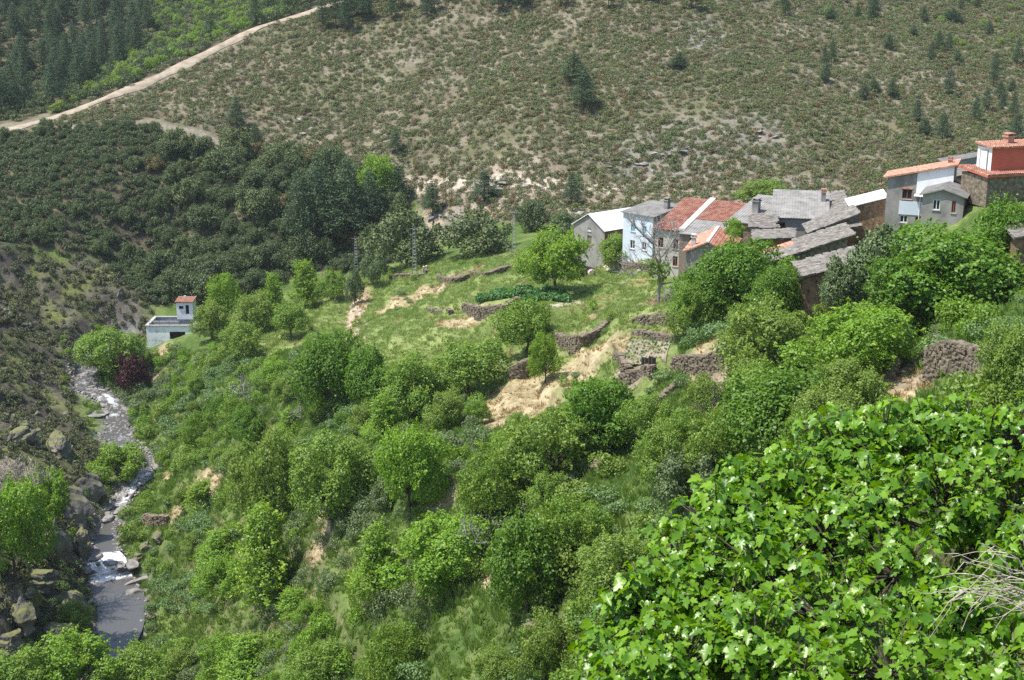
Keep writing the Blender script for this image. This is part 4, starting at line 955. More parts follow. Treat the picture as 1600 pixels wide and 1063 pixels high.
# little slate shed roofs in the yard
h = House('slate_shed', 'low brown stone shed with a ragged slate roof below the grey house', (1180,374,160), -10, 4.4, 4.6, 4)
h.walls('orangew', 'mono', .35); h.roof((-.4,-.4,-.1), (0,5.4,0), (5.2,0,.42), 'slate')
h = House('slate_lean_to', 'narrow lean to with slate roof tucked under the sheet roof', (1174,356,167), -10, 2.6, 3.6, 4)
h.walls('browns', 'back', .8); h.roof((-.3,-.3,-.08), (3.2,0,0), (0,4.2,.95), 'slate')
# long slate house with raked wall
h = House('long_slate_house', 'long dark schist house with sloping slate roof and a red tiled corner', (1206,408,150), -4, 8.4, 5.6, 4.6)
h.walls('schist', 'mono', 3.0, holes=[(2.5,3.3,-.9,-.05,'open')], mats={'right': 'orangew'})
h.roof((-.5,-.45,-.25), (0,4.3,0), (9.4,0,3.36), 'slate'); h.roof((-.3,3.86,-.16), (0,2.1,0), (3.4,0,1.21), 'tileo', label='red tiled corner of the slate roof'); h.roof((3.05,3.86,1.03), (0,2.1,0), (5.85,0,2.09), 'slate')
# upper slate house behind it
h = House('upper_slate_house', 'dark stone house with thick broken slate roof behind the long slate house', (1268,362,158), -6, 4.9, 4.6, 5)
h.walls('schist', 'mono', 2.1, mats={'right': 'orangew'}); h.roof((-.5,-.5,-.25), (0,5.4,0), (5.9,0,2.5), 'slate')
# orange earth walled house end
h = House('earth_walled_house', 'tall rusty orange earth wall joined to the slate houses', (1297,362,156), -6, 2.9, 5, 6.5)
h.walls('orangew', 'mono', .6); h.roof((-.3,-.3,-.1), (0,5.6,0), (3.5,0,.7), 'slate')
place('bright', 1146, 338, 374, 32, 'vine', 'bright green vine growing beside the grey sheet roofed house', 'plant', pos=P(1146, 376, 168))
# lower stone house
h = House('lower_stone_house', 'brown stone house with pale slate roof standing alone below the village', (1254,432,126), -6, 4.9, 5.4, 5.5)
h.walls('browns', 'mono', 1.5, holes=[(1.25,1.45,-.55,-.38,'open'),(.55,.75,-1.5,-1.3,'open')]); h.roof((-.4,-.45,-.2), (0,6.3,0), (5.8,0,1.78), 'slate')
# ruined slate roofs at the back
for (lb, an, az, W_, D_, Hd_, rs) in [('collapsed slate roof heap behind the orange chimney pot', (1256,322,183), -8, 5.2, 5, 4, 1.2), ('ruined slate house beside the white topped stone house', (1296,334,170), -6, 3.2, 6, 4.4, .9), ('broken slate roof between the grey house and stone house', (1284,350,164), -8, 3.3, 4, 4, 1.3)]:
    h = House('ruined_house', lb, an, az, W_, D_, Hd_); h.walls('schist', 'mono', rs); h.roof((-.4,-.4,-.2), (0, D_ + .8, 0), (W_ + .8, 0, rs * (W_ + .8) / W_), 'slate')
# stone house with white roof
h = House('white_roofed_house', 'brown stone house with white sheet roof beside the tall house', (1331,322,163), -8, 4.3, 5, 5)
h.walls('browns', 'mono', 1.25); h.roof((-.35,-.35,-.15), (0,5.8,0), (4.7,0,1.37), 'white')
mb = MB(); h.bx(mb, -.02, .26, -.14, .1, -5, -.16); h.put(mb, 'post', 'render_w')
# tall house with red tile roof
h = House('tall_house', 'tall grey and white house with red tiled mono pitch roof', (1387,277,160), -22, 7.6, 4.2, 8.2)
h.walls('render_g', 'mono', 1.8, holes=[(1.85,3.0,-2.5,-1.3,'frame_r','tileo'),(1.8,2.7,-5.4,-4.5,'frame_w'),(3.6,4.4,-5.4,-4.6,'frame_r')], mats={'left': 'render_w'})
h.roof((-.4,-.4,-.1), (0,5,0), (8.4,0,1.99), 'tileo')
mb = MB(); h.bx(mb, 3.45, 7.58, -.10, -.002, -1.75, .78); mb.add([h.L(3.45,-.1,.78), h.L(7.58,-.1,.78), h.L(7.58,-.1,1.74)], [(0,1,2)]); h.put(mb, 'white_panel', 'render_w', label='white rendered upper wall panel')
mb = MB(); h.bx(mb, 1.6, 5.0, -.06, -.003, -4.4, -2.75); h.put(mb, 'patched_render', 'render_b', label='bluish patch of fresh render')
mb = MB(); mb.box(h.L(3.3,-.9,-2.0), h.x * 4.6, h.y * .9 + h.z * .12, h.z * .08); h.put(mb, 'canopy', 'whiteroof')
mb = MB(); mb.tube(h.L(4.0,-.12,-6), h.L(4.0,-.12,-1.9), .05, .05, 6); h.put(mb, 'drainpipe', 'frame_w'); h.chimney(6.9, 2, 1.6, 2.2, .5, 'tileo')
# annex with double pitch grey roof
h = House('grey_roofed_annex', 'low cream annex with grey gable roof in front of the tall house', (1442,304,153), -24, 4.6, 9, 4.6)
h.walls('render_g', 'gable', .75, holes=[(1.2,2.0,-1.7,-.5,'frame_w'),(3.3,3.75,-1.9,-.5,'frame_r')], mats={'right': 'browns'})
h.roof((-.35,-.35,-.1), (0,9.6,0), (2.68,0,.85), 'grey'); h.roof((4.95,-.35,-.1), (0,9.6,0), (-2.68,0,.85), 'grey')
mb = MB(); h.bx(mb, -.02, 2.25, -.05, -.003, -4.6, -.1)
h.put(mb, 'brown_render_panel', 'wood') if False else None
mb = MB(); mb.box(h.L(2.5,6.2,.95), h.x * 1.2 - h.z * .38, h.y * 1.2, h.z * .1); h.put(mb, 'orange_sheet', 'tileo')
# slate roofs between tall house and red house
h = House('slate_outbuilding', 'low outbuilding with slate roof between the tall and red houses', (1480,279,166), -14, 4.0, 5.2, 4)
h.walls('schist', 'mono', .9); h.roof((-.2,-.3,-.1), (0,5.8,0), (4.4,0,.99), 'slate')
h = House('grey_block', 'long grey rendered wall block behind the tall house', (1476,254,178), -4, 5.4, 3, 6)
h.walls('render_g', 'mono', 1.0); h.roof((-.2,-.2,-.05), (0,3.4,0), (5.8,0,1.07), 'grey')
# red house
h = House('red_house', 'terracotta red house with white end wall and orange tiled roof', (1551,232,152), 18, 7.5, 2.6, 6)
h.walls('redwall', 'flat', 0, mats={'left': 'render_w'})
h.roof((-.3,-.35,-.02), (8.2,0,0), (0,3.2,.30), 'tileo')
mb = MB(); mb.box(h.L(-.06,.75,-2.7), -h.x * .03, h.y * 1.15, h.z * 2.25); dr = h.put(mb, 'door', 'frame_w'); mb = MB()
for (y0, y1, z0, z1) in ((.62,.74,-2.7,-.3),(1.91,2.03,-2.7,-.3),(.74,1.91,-.44,-.3)): mb.box(h.L(-.003,y0,z0), -h.x * .1, h.y * (y1 - y0), h.z * (z1 - z0))
h.put(mb, 'door_frame', 'render_g', dr); h.chimney(3.2, 1.4, .1, 1.0, .85, 'tileo')
mb = MB(); mb.box(h.L(-1.6,-1.7,-3.05), h.x * 9.2, h.y * 5.5 + h.z * .4, h.z * .15); lr = h.put(mb, 'lower_roof', 'redwall')
h.roof((-1.6,-1.7,-2.89), (9.2,0,0), (0,1.66,.12), 'tile', nm='porch_roof'); h.roof((-1.6,.0,-2.77), (1.5,0,0), (0,3.7,.27), 'tile', nm='porch_roof')
mb = MB(); h.bx(mb, -1.3, 7.3, -1.4, 3.4, -6.5, -3.06); h.put(mb, 'lower_wall', 'schist')
# stone building at the right edge
h = House('stone_barn', 'dark stone barn with slab roof beside the vegetable terrace', (1590,371,103), -10, 4, 5, 4.2, 'barn')
h.walls('browns', 'mono', .5); h.roof((-.35,-.35,-.1), (0,5.7,0), (4.8,0,.6), 'slate')
# white hut and water tank
h = House('water_tank', 'stained white concrete water tank with two open basins', (228,510,245), 0, 9.2, 6.6, 4.6, 'tank')
h.walls('stainw', 'flat', 0, holes=[(4.4,7.4,-2.6,-1.1,'open')])
mb = MB()
for (x0, x1, y0, y1) in ((-.15,9.35,-.15,.35),(-.15,9.35,6.25,6.75),(-.15,.45,.35,6.25),(8.75,9.35,.35,6.25)): h.bx(mb, x0, x1, y0, y1, .003, .22)
h.put(mb, 'rim', 'concrete')
mb = MB(); h.bx(mb, .45, 8.75, 3.1, 3.4, -.8, .14); h.put(mb, 'dividing_wall', 'concrete')
for (y0, y1) in ((.36, 3.09), (3.41, 6.24)): mb = MB(); h.bx(mb, .46, 8.74, y0, y1, -1.2, -.65); h.put(mb, 'basin_water', 'dark')
mb = MB()
for i_ in range(5): h.bx(mb, .6 + i_ * 1.9, .68 + i_ * 1.9, .08, .16, .223, 1.0)
h.bx(mb, .6, 8.3, .09, .14, 1.003, 1.05); h.put(mb, 'railing', 'steel')
h2 = House('white_hut', 'small white hut with red tiled roof and dark door on the water tank', (275,472.5,248), 0, 3.1, 2.8, 3.4, 'hut')
h2.walls('stainw', 'back', .25, holes=[(.5,1.35,-1.35,-.75,'open'),(1.75,2.4,-2.35,-.55,'open')], mats={'front': 'render_w', 'right': 'render_w'})
h2.roof((-.2,-.25,-.05), (3.5,0,0), (0,3.3,.3), 'tileo')
mb = MB(); mb.tube(h2.L(1.5,1.2,.1), h2.L(1.5,1.2,.8), .05, .05, 5); mb.box(h2.L(1.3,1.1,.8), h2.x * .4, h2.y * .2, h2.z * .2); h2.put(mb, 'vent_pipe', 'frame_w')
mb = MB()
for (a_, b_) in (((307,505),(322,500)), ((322,500),(343,499))):
    p0, p1 = hit(*a_), hit(*b_); p0[2] += .35; p1[2] += .35; d_ = p1 - p0; nn_ = np.array([-d_[1], d_[0], 0]); nn_ /= np.linalg.norm(nn_); mb.box(p0 - nn_ * .4 - np.array([0,0,.9]), d_, nn_ * .8, np.array([0,0,1.]))
cs = mb.build('concrete_channel', 'concrete'); tag(cs, 'pale concrete water channel leading away from the white tank', 'channel')

# ------------------------------------------------------------------ dry stone walls
def stone_wall(px, hgt, label, mat='schist', th=.6, top=None, back=None, name='stone_wall', P3=None):
    """px: pixels of the wall foot; a rough wall that follows the ground"""
    pts = []
    for k in range(len(P3) - 1):
        n_ = max(2, int(np.linalg.norm(P3[k + 1] - P3[k]) / .45))
        for j in range(n_): pts.append(P3[k] + (P3[k + 1] - P3[k]) * j / n_)
    pts.append(P3[-1]); pts = np.array(pts); tn_ = np.gradient(pts[:, :2], axis=0); tn_ /= np.linalg.norm(tn_, axis=1)[:, None] + 1e-9; nr_ = np.c_[-tn_[:, 1], tn_[:, 0]]
    rg = np.random.default_rng(int(px[0][0] * 7 + px[0][1])); z0 = pts[:, 2].copy(); al_ = np.r_[0, np.cumsum(np.linalg.norm(np.diff(pts, axis=0), axis=1))]; zt = pts[:, 2] + hgt * (.7 + .3 * sm(0, 1.6, np.minimum(al_, al_[-1] - al_)) if al_[-1] > 3 else 1) + rg.normal(size=len(pts)) * .08
    for _ in range(4): zt[1:-1] = (zt[:-2] + 2 * zt[1:-1] + zt[2:]) / 4
    root = empty(name, pts[0]); tag(root, label, 'wall', kind='thing'); off_ = pts[0]
    # rough core
    NV = max(4, int(hgt / .3)); V = []; F = []
    prof = [(-1, j / NV) for j in range(NV + 1)] + [(1, 1 - j / NV) for j in range(NV + 1)]; m_ = len(prof)
    for k in range(len(pts)):
        zb = min(z0[k], pts[k, 2]) - .6
        for (sd_, f_) in prof:
            o_ = sd_ * th * .5 * (1.1 - .2 * f_) + rg.normal() * .06
            V.append((pts[k, 0] + nr_[k, 0] * o_ + rg.normal() * .04 - off_[0], pts[k, 1] + nr_[k, 1] * o_ + rg.normal() * .04 - off_[1], zb + (zt[k] - zb) * f_ + rg.normal() * .05 - off_[2]))
    F = [(k * m_ + j, k * m_ + j + 1, (k + 1) * m_ + j + 1, (k + 1) * m_ + j) for k in range(len(pts) - 1) for j in range(m_ - 1)]
    F += [tuple(range(m_)), tuple(range(len(V) - 1, len(V) - 1 - m_, -1))]
    link_mesh('wall_core', V, F, mat, root)
    # face stones and coping stones, too small to pick apart in the photograph
    mb = MB(); L_ = len(pts)
    for k in range(L_ - 1):
        for j in range(int(hgt / .2) + 1):
            for sd_ in (-1, 1):
                z_ = zt[k] - j * .2 - rg.uniform(.05, .2); q_ = pts[k, :2] + (pts[k + 1, :2] - pts[k, :2]) * rg.random() + nr_[k] * sd_ * th * .46
                mb.box((q_[0] - tn_[k, 0] * .2 - off_[0], q_[1] - tn_[k, 1] * .2 - off_[1], z_ - off_[2]), (tn_[k, 0] * rg.uniform(.25, .5), tn_[k, 1] * rg.uniform(.25, .5), rg.normal() * .03), (nr_[k, 0] * sd_ * rg.uniform(.08, .18), nr_[k, 1] * sd_ * rg.uniform(.08, .18), rg.normal() * .02), (0, 0, rg.uniform(.08, .2)))
        q_ = pts[k] ; mb.box((q_[0] - nr_[k, 0] * th * .55 - off_[0], q_[1] - nr_[k, 1] * th * .55 - off_[1], zt[k] - off_[2] - .03), (tn_[k, 0] * .5, tn_[k, 1] * .5, rg.normal() * .05), (nr_[k, 0] * th * 1.1, nr_[k, 1] * th * 1.1, rg.normal() * .04), (0, 0, rg.uniform(.08, .16)))
    o_ = mb.build('face_stones', mat, root); o_['kind'] = 'stuff'; return root
for (px, hg, lb), p3 in zip(WALLS, WALL3): stone_wall(px, hg, lb, 'schist', P3=p3)

# ------------------------------------------------------------------ boulders and rock crags
def rock_mesh(seed, sub=3, strat=.5, flat=(1, .8, .6), cuts=9, lims=(.55, .9)):
    import bmesh
    bm = bmesh.new(); bmesh.ops.create_icosphere(bm, subdivisions=sub, radius=1)
    co = np.array([v.co[:] for v in bm.verts]); rg = np.random.default_rng(seed)
    for _ in range(cuts):   # planar cuts give broken schist faces
        nn_ = unit(rg.normal(size=3)); d_ = co @ nn_; lim = rg.uniform(*lims); co -= np.maximum(0, d_ - lim)[:, None] * nn_
    co *= np.array(flat)
    lay = np.floor((co[:, 2] + co[:, 0] * .35) * 7 + seed) ; co *= (1 + strat * .14 * (_hash(lay, lay * 0, seed) - .5))[:, None]
    co += (fbm(co[:, 0] * 3 + seed, co[:, 1] * 3 + co[:, 2] * 2, 3, seed) * .18)[:, None] * unit(co)
    fs = [[v.index for v in f.verts] for f in bm.faces]; bm.free()
    return co, fs
m, n, l, b = newmat('crag_rock')
c_, t_ = noisecol(n, l, [(.050,.046,.040),(.135,.125,.110),(.26,.245,.22)], 1.1, 8)
geo = n.new('ShaderNodeNewGeometry'); sx = n.new('ShaderNodeSeparateXYZ'); l.new(geo.outputs['Normal'], sx.inputs[0])
mossn = n.new('ShaderNodeTexNoise'); mossn.inputs['Scale'].default_value = 1.3; mossn.inputs['Detail'].default_value = 6
ma = n.new('ShaderNodeMath'); ma.operation = 'MULTIPLY_ADD'; ma.inputs[1].default_value = 1.; l.new(sx.outputs['Z'], ma.inputs[0]); l.new(mossn.outputs['Fac'], ma.inputs[2])
mp = n.new('ShaderNodeMapRange'); mp.inputs['From Min'].default_value = 1.0; mp.inputs['From Max'].default_value = 1.3; mp.inputs['To Max'].default_value = .85; l.new(ma.outputs[0], mp.inputs['Value'])
mx = n.new('ShaderNodeMix'); mx.data_type = 'RGBA'; mx.inputs['B'].default_value = (.150,.155,.050,1); l.new(mp.outputs[0], mx.inputs['Factor']); l.new(c_, mx.inputs['A']); l.new(mx.outputs['Result'], b.inputs['Base Color'])
b.inputs['Roughness'].default_value = .95; addbump(n, l, b, 1.6, .5, .9); M['crag'] = m
RM = []; CM = []
for k in range(6):
    co, fs = rock_mesh(300 + k); me = bpy.data.meshes.new('boulder'); me.from_pydata(co.tolist(), [], fs); me.materials.append(M['boulder']); RM.append(me)
for k in range(4):
    co, fs = rock_mesh(330 + k, 4, 2.2, (1, .75, 1.1), 26, (.42, .8)); me = bpy.data.meshes.new('rock_crag'); me.from_pydata(co.tolist(), [], fs); me.materials.append(M['crag']); CM.append(me)
rk = scatter(Z_LEFT, 16000, -230, -40, 110, 300, 33, dens=lambda x, y: np.clip(.12 + 2.2 * fbm(x / 12, y / 12, 3, 323), .0, .9))
LR = []
for k in range(4):
    co, fs = rock_mesh(360 + k, 2, 2., (1.2, .8, .8), 18, (.45, .8)); me = bpy.data.meshes.new('bank_rock'); me.from_pydata(co.tolist(), [], fs); me.materials.append(M['crag']); LR.append(me)
gn_scatter('bank_rocks', rk, LR, 'broken dark schist covering the shaded bank', (.25, 1.1), 34, sink=.1)
CRAGS = [(115,790,62,70,'tall dark crag walling the gorge upstream of the fall'),(85,850,60,60,'dark square crag beside the small waterfall drop'),(130,850,40,40,'mossy rounded crag beside the small waterfall'),(60,900,70,40,'brown topped crag below the ash tree'),(110,945,70,50,'mossy crag overhanging the pool'),(40,960,60,50,'grey lichen crag at the edge of the gorge'),(85,1000,70,50,'dark crag above the pool outlet'),(20,1000,60,50,'pale lichen covered crag near the pool outlet'),(140,760,50,50,'dark rock rib dropping to the stream bend'),(60,760,60,50,'dark rock rib behind the small ash'),(100,700,50,40,'grey rock rib on the shaded bank'),(30,680,50,40,'grey outcrop on the shaded bank'),(190,460,14,24,'narrow dark rock rib behind the white tank'),(228,855,26,16,'brown rock ledge above the pool'),(250,840,24,16,'mossy rock shelf under the earth terrace edge'),(215,870,26,22,'rounded bank rock facing the small waterfall')]
for i, (u, v, wp, hp_, lb) in enumerate(CRAGS):
    p = hit(u, v + hp_ * .35); s_ = float(ppm(p)); o_ = obj('rock_crag', CM[i % 4], None, p + np.array([0, 0, hp_ / s_ * .25])); o_.scale = (wp / s_ * .72, wp / s_ * .66, hp_ / s_ * .78); o_.rotation_euler = (random.uniform(-.15, .15), random.uniform(-.15, .15), random.uniform(0, 6)); tag(o_, lb, 'rock')
o_ = obj('flat_rock', RM[1], None, hit(213, 932) + np.array([0, 0, .4])); o_.scale = (2.2, 1.4, 1.0); o_.rotation_euler = (.1, .15, .7); tag(o_, 'pale slab rock jutting into the still pool', 'rock')
o_ = obj('flat_rock', RM[2], None, hit(222, 908) + np.array([0, 0, .2])); o_.scale = (2.6, .8, .5); o_.rotation_euler = (.05, -.12, .5); tag(o_, 'long pale ledge on the bramble bank of the pool', 'rock')
o_ = obj('flat_rock', RM[3], None, hit(154, 648) + np.array([0, 0, .1])); o_.scale = (3., 2., .55); o_.rotation_euler = (.0, .1, .4); tag(o_, 'broad pale rock slab lying beside the cascades', 'rock')
for (u, v, s_, lb) in [(176,882,.8,'dark rounded boulder splitting the small waterfall'),(187,884,.9,'grey boulder at the bramble side of the waterfall lip'),(194,891,.7,'wet boulder below the waterfall lip'),(205,884,1.2,'large bank boulder beside the waterfall'),(150,872,1.0,'dark boulder at the crag side of the waterfall'),(168,812,1.1,'big pale boulder in the narrow chute'),(186,800,1.0,'wet boulder squeezing the narrow chute'),(196,775,.9,'boulder below the bend of the rapids')]:
    a, b_, c_ = ray(u, v); k_ = (float(SP[np.argmin(np.abs(proj(SP[:, :3])[1] - v)), 2]) - CZ) / float(c_); o_ = obj('boulder', RM[int(u) % 6], None, (float(a) * k_, float(b_) * k_, CZ + float(c_) * k_ + s_ * .15)); o_.scale = (s_ * 1.4, s_, s_ * .8); o_.rotation_euler = (.1, -.1, u * .7); tag(o_, lb, 'rock')
rg = np.random.default_rng(77)
for i in range(285):
    k = rg.integers(2, len(pp) - 40); a = pp[k]
    if a[1] > 262: continue
    sd_ = rg.choice([-1, 1]); o2 = a[3] * (rg.uniform(.1, 1.1) if dz[k] > .03 else rg.uniform(.8, 1.35)) + rg.uniform(0, 1.0); x, y = a[:2] + nr[k] * sd_ * o2
    s_ = rg.uniform(.2, .7) * (1.7 if rg.random() < .15 else 1)
    o_ = obj('boulder', RM[rg.integers(6)], None, (x, y, max(float(H(x, y)), a[2] - .35) + s_ * .18)); o_.scale = (s_ * rg.uniform(.9, 1.7), s_, s_ * .8); o_.rotation_euler = (rg.uniform(-.2, .2), rg.uniform(-.2, .2), rg.uniform(0, 6))
    tag(o_, 'grey broken boulder in the bed of the stream', 'rock', 'boulders along the stream bed')
ssp = []
for i in range(2600):
    k = int(rg.integers(2, len(pp) - 40)); a = pp[k]
    if a[1] < 163 and rg.random() < .85: continue
    o2 = rg.uniform(-1, 1) * (a[3] + 1.6); o2 = o2 if dz[k] > .02 or abs(o2) > a[3] * .8 else math.copysign(a[3] * rg.uniform(.85, 1.3), o2); x, y = a[:2] + nr[k] * o2; ssp.append((x, y, max(float(H(x, y)), a[2] - .12)))
gn_scatter('stream_stones', np.array(ssp), RM, 'grey stones and gravel filling the stream bed', (.1, .42), 91, sink=-.02)
for i in range(70):   # rock outcrops and scree on the hillside
    u, v = random.choice([(1060,235),(1180,210),(1100,65),(1000,255),(720,345),(900,335),(1120,320),(480,195),(330,225),(780,290)]); p = hit(u + random.gauss(0, 26), v + random.gauss(0, 9)); s_ = random.uniform(.5, 1.4)
    o_ = obj('rock_outcrop', RM[i % 6], None, p); o_.scale = (s_ * 1.5, s_, s_ * .5); o_.rotation_euler = (random.uniform(-.3, .3), random.uniform(-.3, .3), random.uniform(0, 6)); tag(o_, 'grey schist outcrop showing between the hillside heath', 'rock', 'schist outcrops on the hillside')

# ------------------------------------------------------------------ undergrowth on the near valley side
Z_SLOPE = [(140,560),(230,548),(330,545),(400,565),(520,525),(560,565),(700,605),(790,665),(980,645),(1060,565),(1075,470),(1200,430),(1600,440),(2100,400),(2100,1500),(100,1500),(190,965),(185,850),(205,775),(225,705),(195,640)]
CLEAR = [(740,990,105,75),(300,985,70,28),(300,765,75,26),(640,740,50,16),(480,745,40,14),(870,700,40,14),(380,870,40,16),(560,900,40,16),(800,625,55,28),(255,812,45,14),(1010,650,50,24),(1440,600,75,50),(560,1010,50,30),(480,870,18,22),(1112,602,36,36),(960,720,40,18),(600,655,24,12),(1010,560,60,40),(1540,485,60,22),(900,560,50,16),(870,475,60,14),(985,480,40,20),(1500,590,50,20)]
def clear(x, y):
    u, v, _ = proj(np.stack([x, y, H(x, y)], -1)); k = np.ones(x.shape)
    for (a, b_, ra, rb) in CLEAR: k *= sm(.75, 1.25, np.hypot((u - a) / ra, (v - b_) / rb))
    return k
ub = scatter(Z_SLOPE, 30000, -110, 130, 40, 250, 21, dens=lambda x, y: clear(x, y) * np.clip(.46 + 2.0 * fbm(x / 8, y / 8, 3, 341), .0, .95))
u_, v_, d_ = proj(ub); typ = fbm(ub[:, 0] / 16, ub[:, 1] / 16, 3, 351) + np.random.default_rng(3).normal(size=len(ub)) * .05
order = np.argsort(d_)
vis = [i for i in order if 10 < u_[i] < 1590 and 560 < v_[i] < 1060]; pick = vis[::max(1, len(vis) // 260)][:260]; pk = np.zeros(len(ub), bool); pk[pick] = True
KT = [('bramble', 'low pale green bramble mound on the near valley side', 'bramble mounds on the near valley side', typ < -.07), ('midb', 'leafy green bush on the near valley side', 'green bushes on the near valley side', (typ >= -.07) & (typ < .05)), ('brightb', 'bright yellow green bush on the near valley side', 'bright bushes on the near valley side', (typ >= .05) & (typ < .12)), ('greyb', 'grey green twiggy bush on the near valley side', 'grey green bushes on the near valley side', typ >= .12)]
for k, (ky, lb, gp, mk) in enumerate(KT):
    individuals(ub[mk & pk], BUSH[ky], 'bramble' if ky == 'bramble' else 'bush', lb, gp, (.6, 1.3), 30 + k, 'bush')
    gn_scatter(('bramble_cover', 'green_cover', 'bright_cover', 'grey_cover')[k], ub[mk & ~pk], BUSH[ky], ('tangled bramble cover on the valley side', 'green shrub cover on the valley side', 'bright leafy cover on the valley side', 'grey green shrub cover on the valley side')[k], (.45, 1.15), 40 + k)
fb = scatter(Z_FIELD, 3500, -90, 70, 105, 262, 23, dens=lambda x, y: clear(x, y) * np.clip(.03 + 1.5 * fbm(x / 9, y / 9, 3, 361), 0, .6))
gn_scatter('field_bushes', fb, BUSH['midb'] + BUSH['brightb'] + BUSH['bramble'], 'scattered low bushes along the field terraces', (.3, .8), 24)
sbk = []
for k in range(0, len(pp) - 40):
    for sd_ in (-1, 1):
        if random.random() < .6 and pp[k, 1] < 262: o2 = pp[k, 3] + random.uniform(.9, 4.5); x, y = pp[k, :2] + nr[k] * sd_ * o2; sbk.append((x, y, float(H(x, y))))
gn_scatter('bank_bushes', np.array(sbk), BUSH['midb'] + BUSH['brightb'] + BUSH['bramble'] + BUSH['mossy'], 'green bushes crowding the stream banks', (.3, .85), 25)
# grass
gp_ = scatter(Z_SLOPE, 150000, -110, 130, 40, 250, 26); gf = scatter(Z_FIELD, 110000, -90, 70, 105, 262, 27)
ex = scatter(Z_SLOPE, 2500, -100, 90, 62, 215, 71, dens=lambda x, y: (clear(x, y) > .9) * .5); kept = [t_[0] for t_ in TPOS]; nx = 0
for p in ex:
    u1, v1, _ = proj(p)
    if nx >= 60 or not (235 < u1 < 1330 and 600 < v1 < 1090) or min((p[0] - k[0]) ** 2 + (p[1] - k[1]) ** 2 for k in kept) < 22: continue
    kept.append(p); nx += 1; h_ = random.uniform(2.2, 5.4); kd = random.choice(['mid', 'mid', 'drooping', 'drooping', 'bright', 'upright', 'walnut', 'grey']); w_ = h_ * random.uniform(.85, 1.25); nm_, dd_ = near(p)
    place_w(kd, p, h_, w_, 'orchard_tree', sizeword(h_, 3.5, 4.4, ('low', 'middling', 'tall')) + ' ' + {'mid': 'green', 'drooping': 'soft sprayed green', 'upright': 'pointed light green', 'bright': 'light green', 'walnut': 'dark green', 'grey': 'grey green'}[kd] + ' tree standing near the ' + nm_, 'tree', 'trees filling the valley side')
allg = np.r_[gp_, gf]; st = blobs(STRAW, seed=1, X=allg[:, 0], Y=allg[:, 1]); bare = blobs([(1010,560,46,22),(1115,600,26,26),(1090,470,18,20),(820,472,72,7)], X=allg[:, 0], Y=allg[:, 1])
fdn = fbm(allg[:, 0] / 6, allg[:, 1] / 6, 3, 371)
infl = np.arange(len(allg)) >= len(gp_); isst = (st > .35) | (fdn > np.where(infl, .15, .36)); ok = (bare < .4) & (~infl | (np.random.default_rng(8).random(len(allg)) < .6))
gn_scatter('grass', allg[~isst & ok & infl], BUSH['grass'], 'long green meadow grass on the terraces', (.45, 1.15), 28)
gn_scatter('slope_grass', allg[~isst & ok & ~infl], BUSH['slope_grass'], 'fresh green grass on the near valley side', (.5, 1.3), 128)
gn_scatter('straw_grass', allg[isst & ok][::2], BUSH['straw'], 'dry straw coloured grass patches', (.5, 1.2), 29)
lg = scatter(Z_LEFT, 24000, -230, -40, 110, 300, 30, dens=lambda x, y: np.clip(.2 + 2 * fbm(x / 9, y / 9, 3, 322), .0, .8))
gn_scatter('bank_grass', lg, BUSH['grass'], 'thin grass between the rocks of the shaded bank', (.5, 1.), 31)
# potato bed, vegetable bed
def bed(px, n_, label, name, rows, seed):
    c4 = [hit(*p) for p in px]; rg = np.random.default_rng(seed); out = []
    for i in range(rows):
        a = c4[0] + (c4[3] - c4[0]) * (i + .5) / rows; b_ = c4[1] + (c4[2] - c4[1]) * (i + .5) / rows
        for j in range(n_): p = a + (b_ - a) * (j + rg.uniform(-.3, .3)) / n_; out.append((p[0], p[1], float(H(p[0], p[1]))))
    gn_scatter(name, np.array(out), BUSH['crop'], label, (1.3, 2.0), seed, sink=-.05)
bed([(747,478),(892,474),(885,464),(755,468)], 46, 'rows of dark green potato plants on the stone walled bed', 'potato_crop', 7, 51)
bed([(1505,480),(1590,470),(1580,452),(1515,458)], 22, 'lush green vegetable plants on the high terrace', 'vegetable_crop', 7, 52)
# ploughed plot with furrow ridges
c4 = [hit(*p) for p in ((968,570),(1040,572),(1056,538),(985,530))]
zp = max(c[2] for c in c4) + .1; mb = MB(); V = []; F = []; nu, nv = 70, 26
for i in range(nv + 1):
    for j in range(nu + 1):
        a, b_ = i / nv, j / nu; p = (c4[0] * (1 - b_) + c4[1] * b_) * (1 - a) + (c4[3] * (1 - b_) + c4[2] * b_) * a
        V.append((p[0], p[1], max(float(H(p[0], p[1])) + .12, p[2] + .12) + .03 * math.cos(b_ * 15 * 6.283 + a) + random.uniform(-.04, .04)))
F = [(i * (nu + 1) + j, i * (nu + 1) + j + 1, (i + 1) * (nu + 1) + j + 1, (i + 1) * (nu + 1) + j) for i in range(nv) for j in range(nu)]
fp = np.array([V[i * (nu + 1) + j] for i in range(0, nv + 1) for j in range(2, nu, 5) if random.random() < .45]); gn_scatter('seedling_rows', fp, BUSH['grass'][:1] + BUSH['crop'][:1], 'thin rows of seedlings in the ploughed plot', (.25, .5), 95, sink=.02)
tag(link_mesh('ploughed_field', V, F, 'soil', smooth=True), 'ploughed brown plot with straight furrows above the corner wall', kind='structure')
for (u, v) in [(1005,571),(1010,572),(1016,571),(1021,572)]:
    p = hit(u, v); mb = MB(); mb.box((-.22,-.06,-.3), (.44,0,0), (0,.12,0), (.02,0,1.15)); mb.box((-.16,-.09,-.3), (.1,0,0), (0,.03,0), (0,0,1.25)); o_ = mb.build('plank_stake', 'bark'); o_.location = tuple(p); o_.rotation_euler = (0, 0, random.uniform(-.3, .3)); tag(o_, 'dark plank stake standing at the front of the ploughed plot', 'stake', 'plank stakes at the ploughed plot')

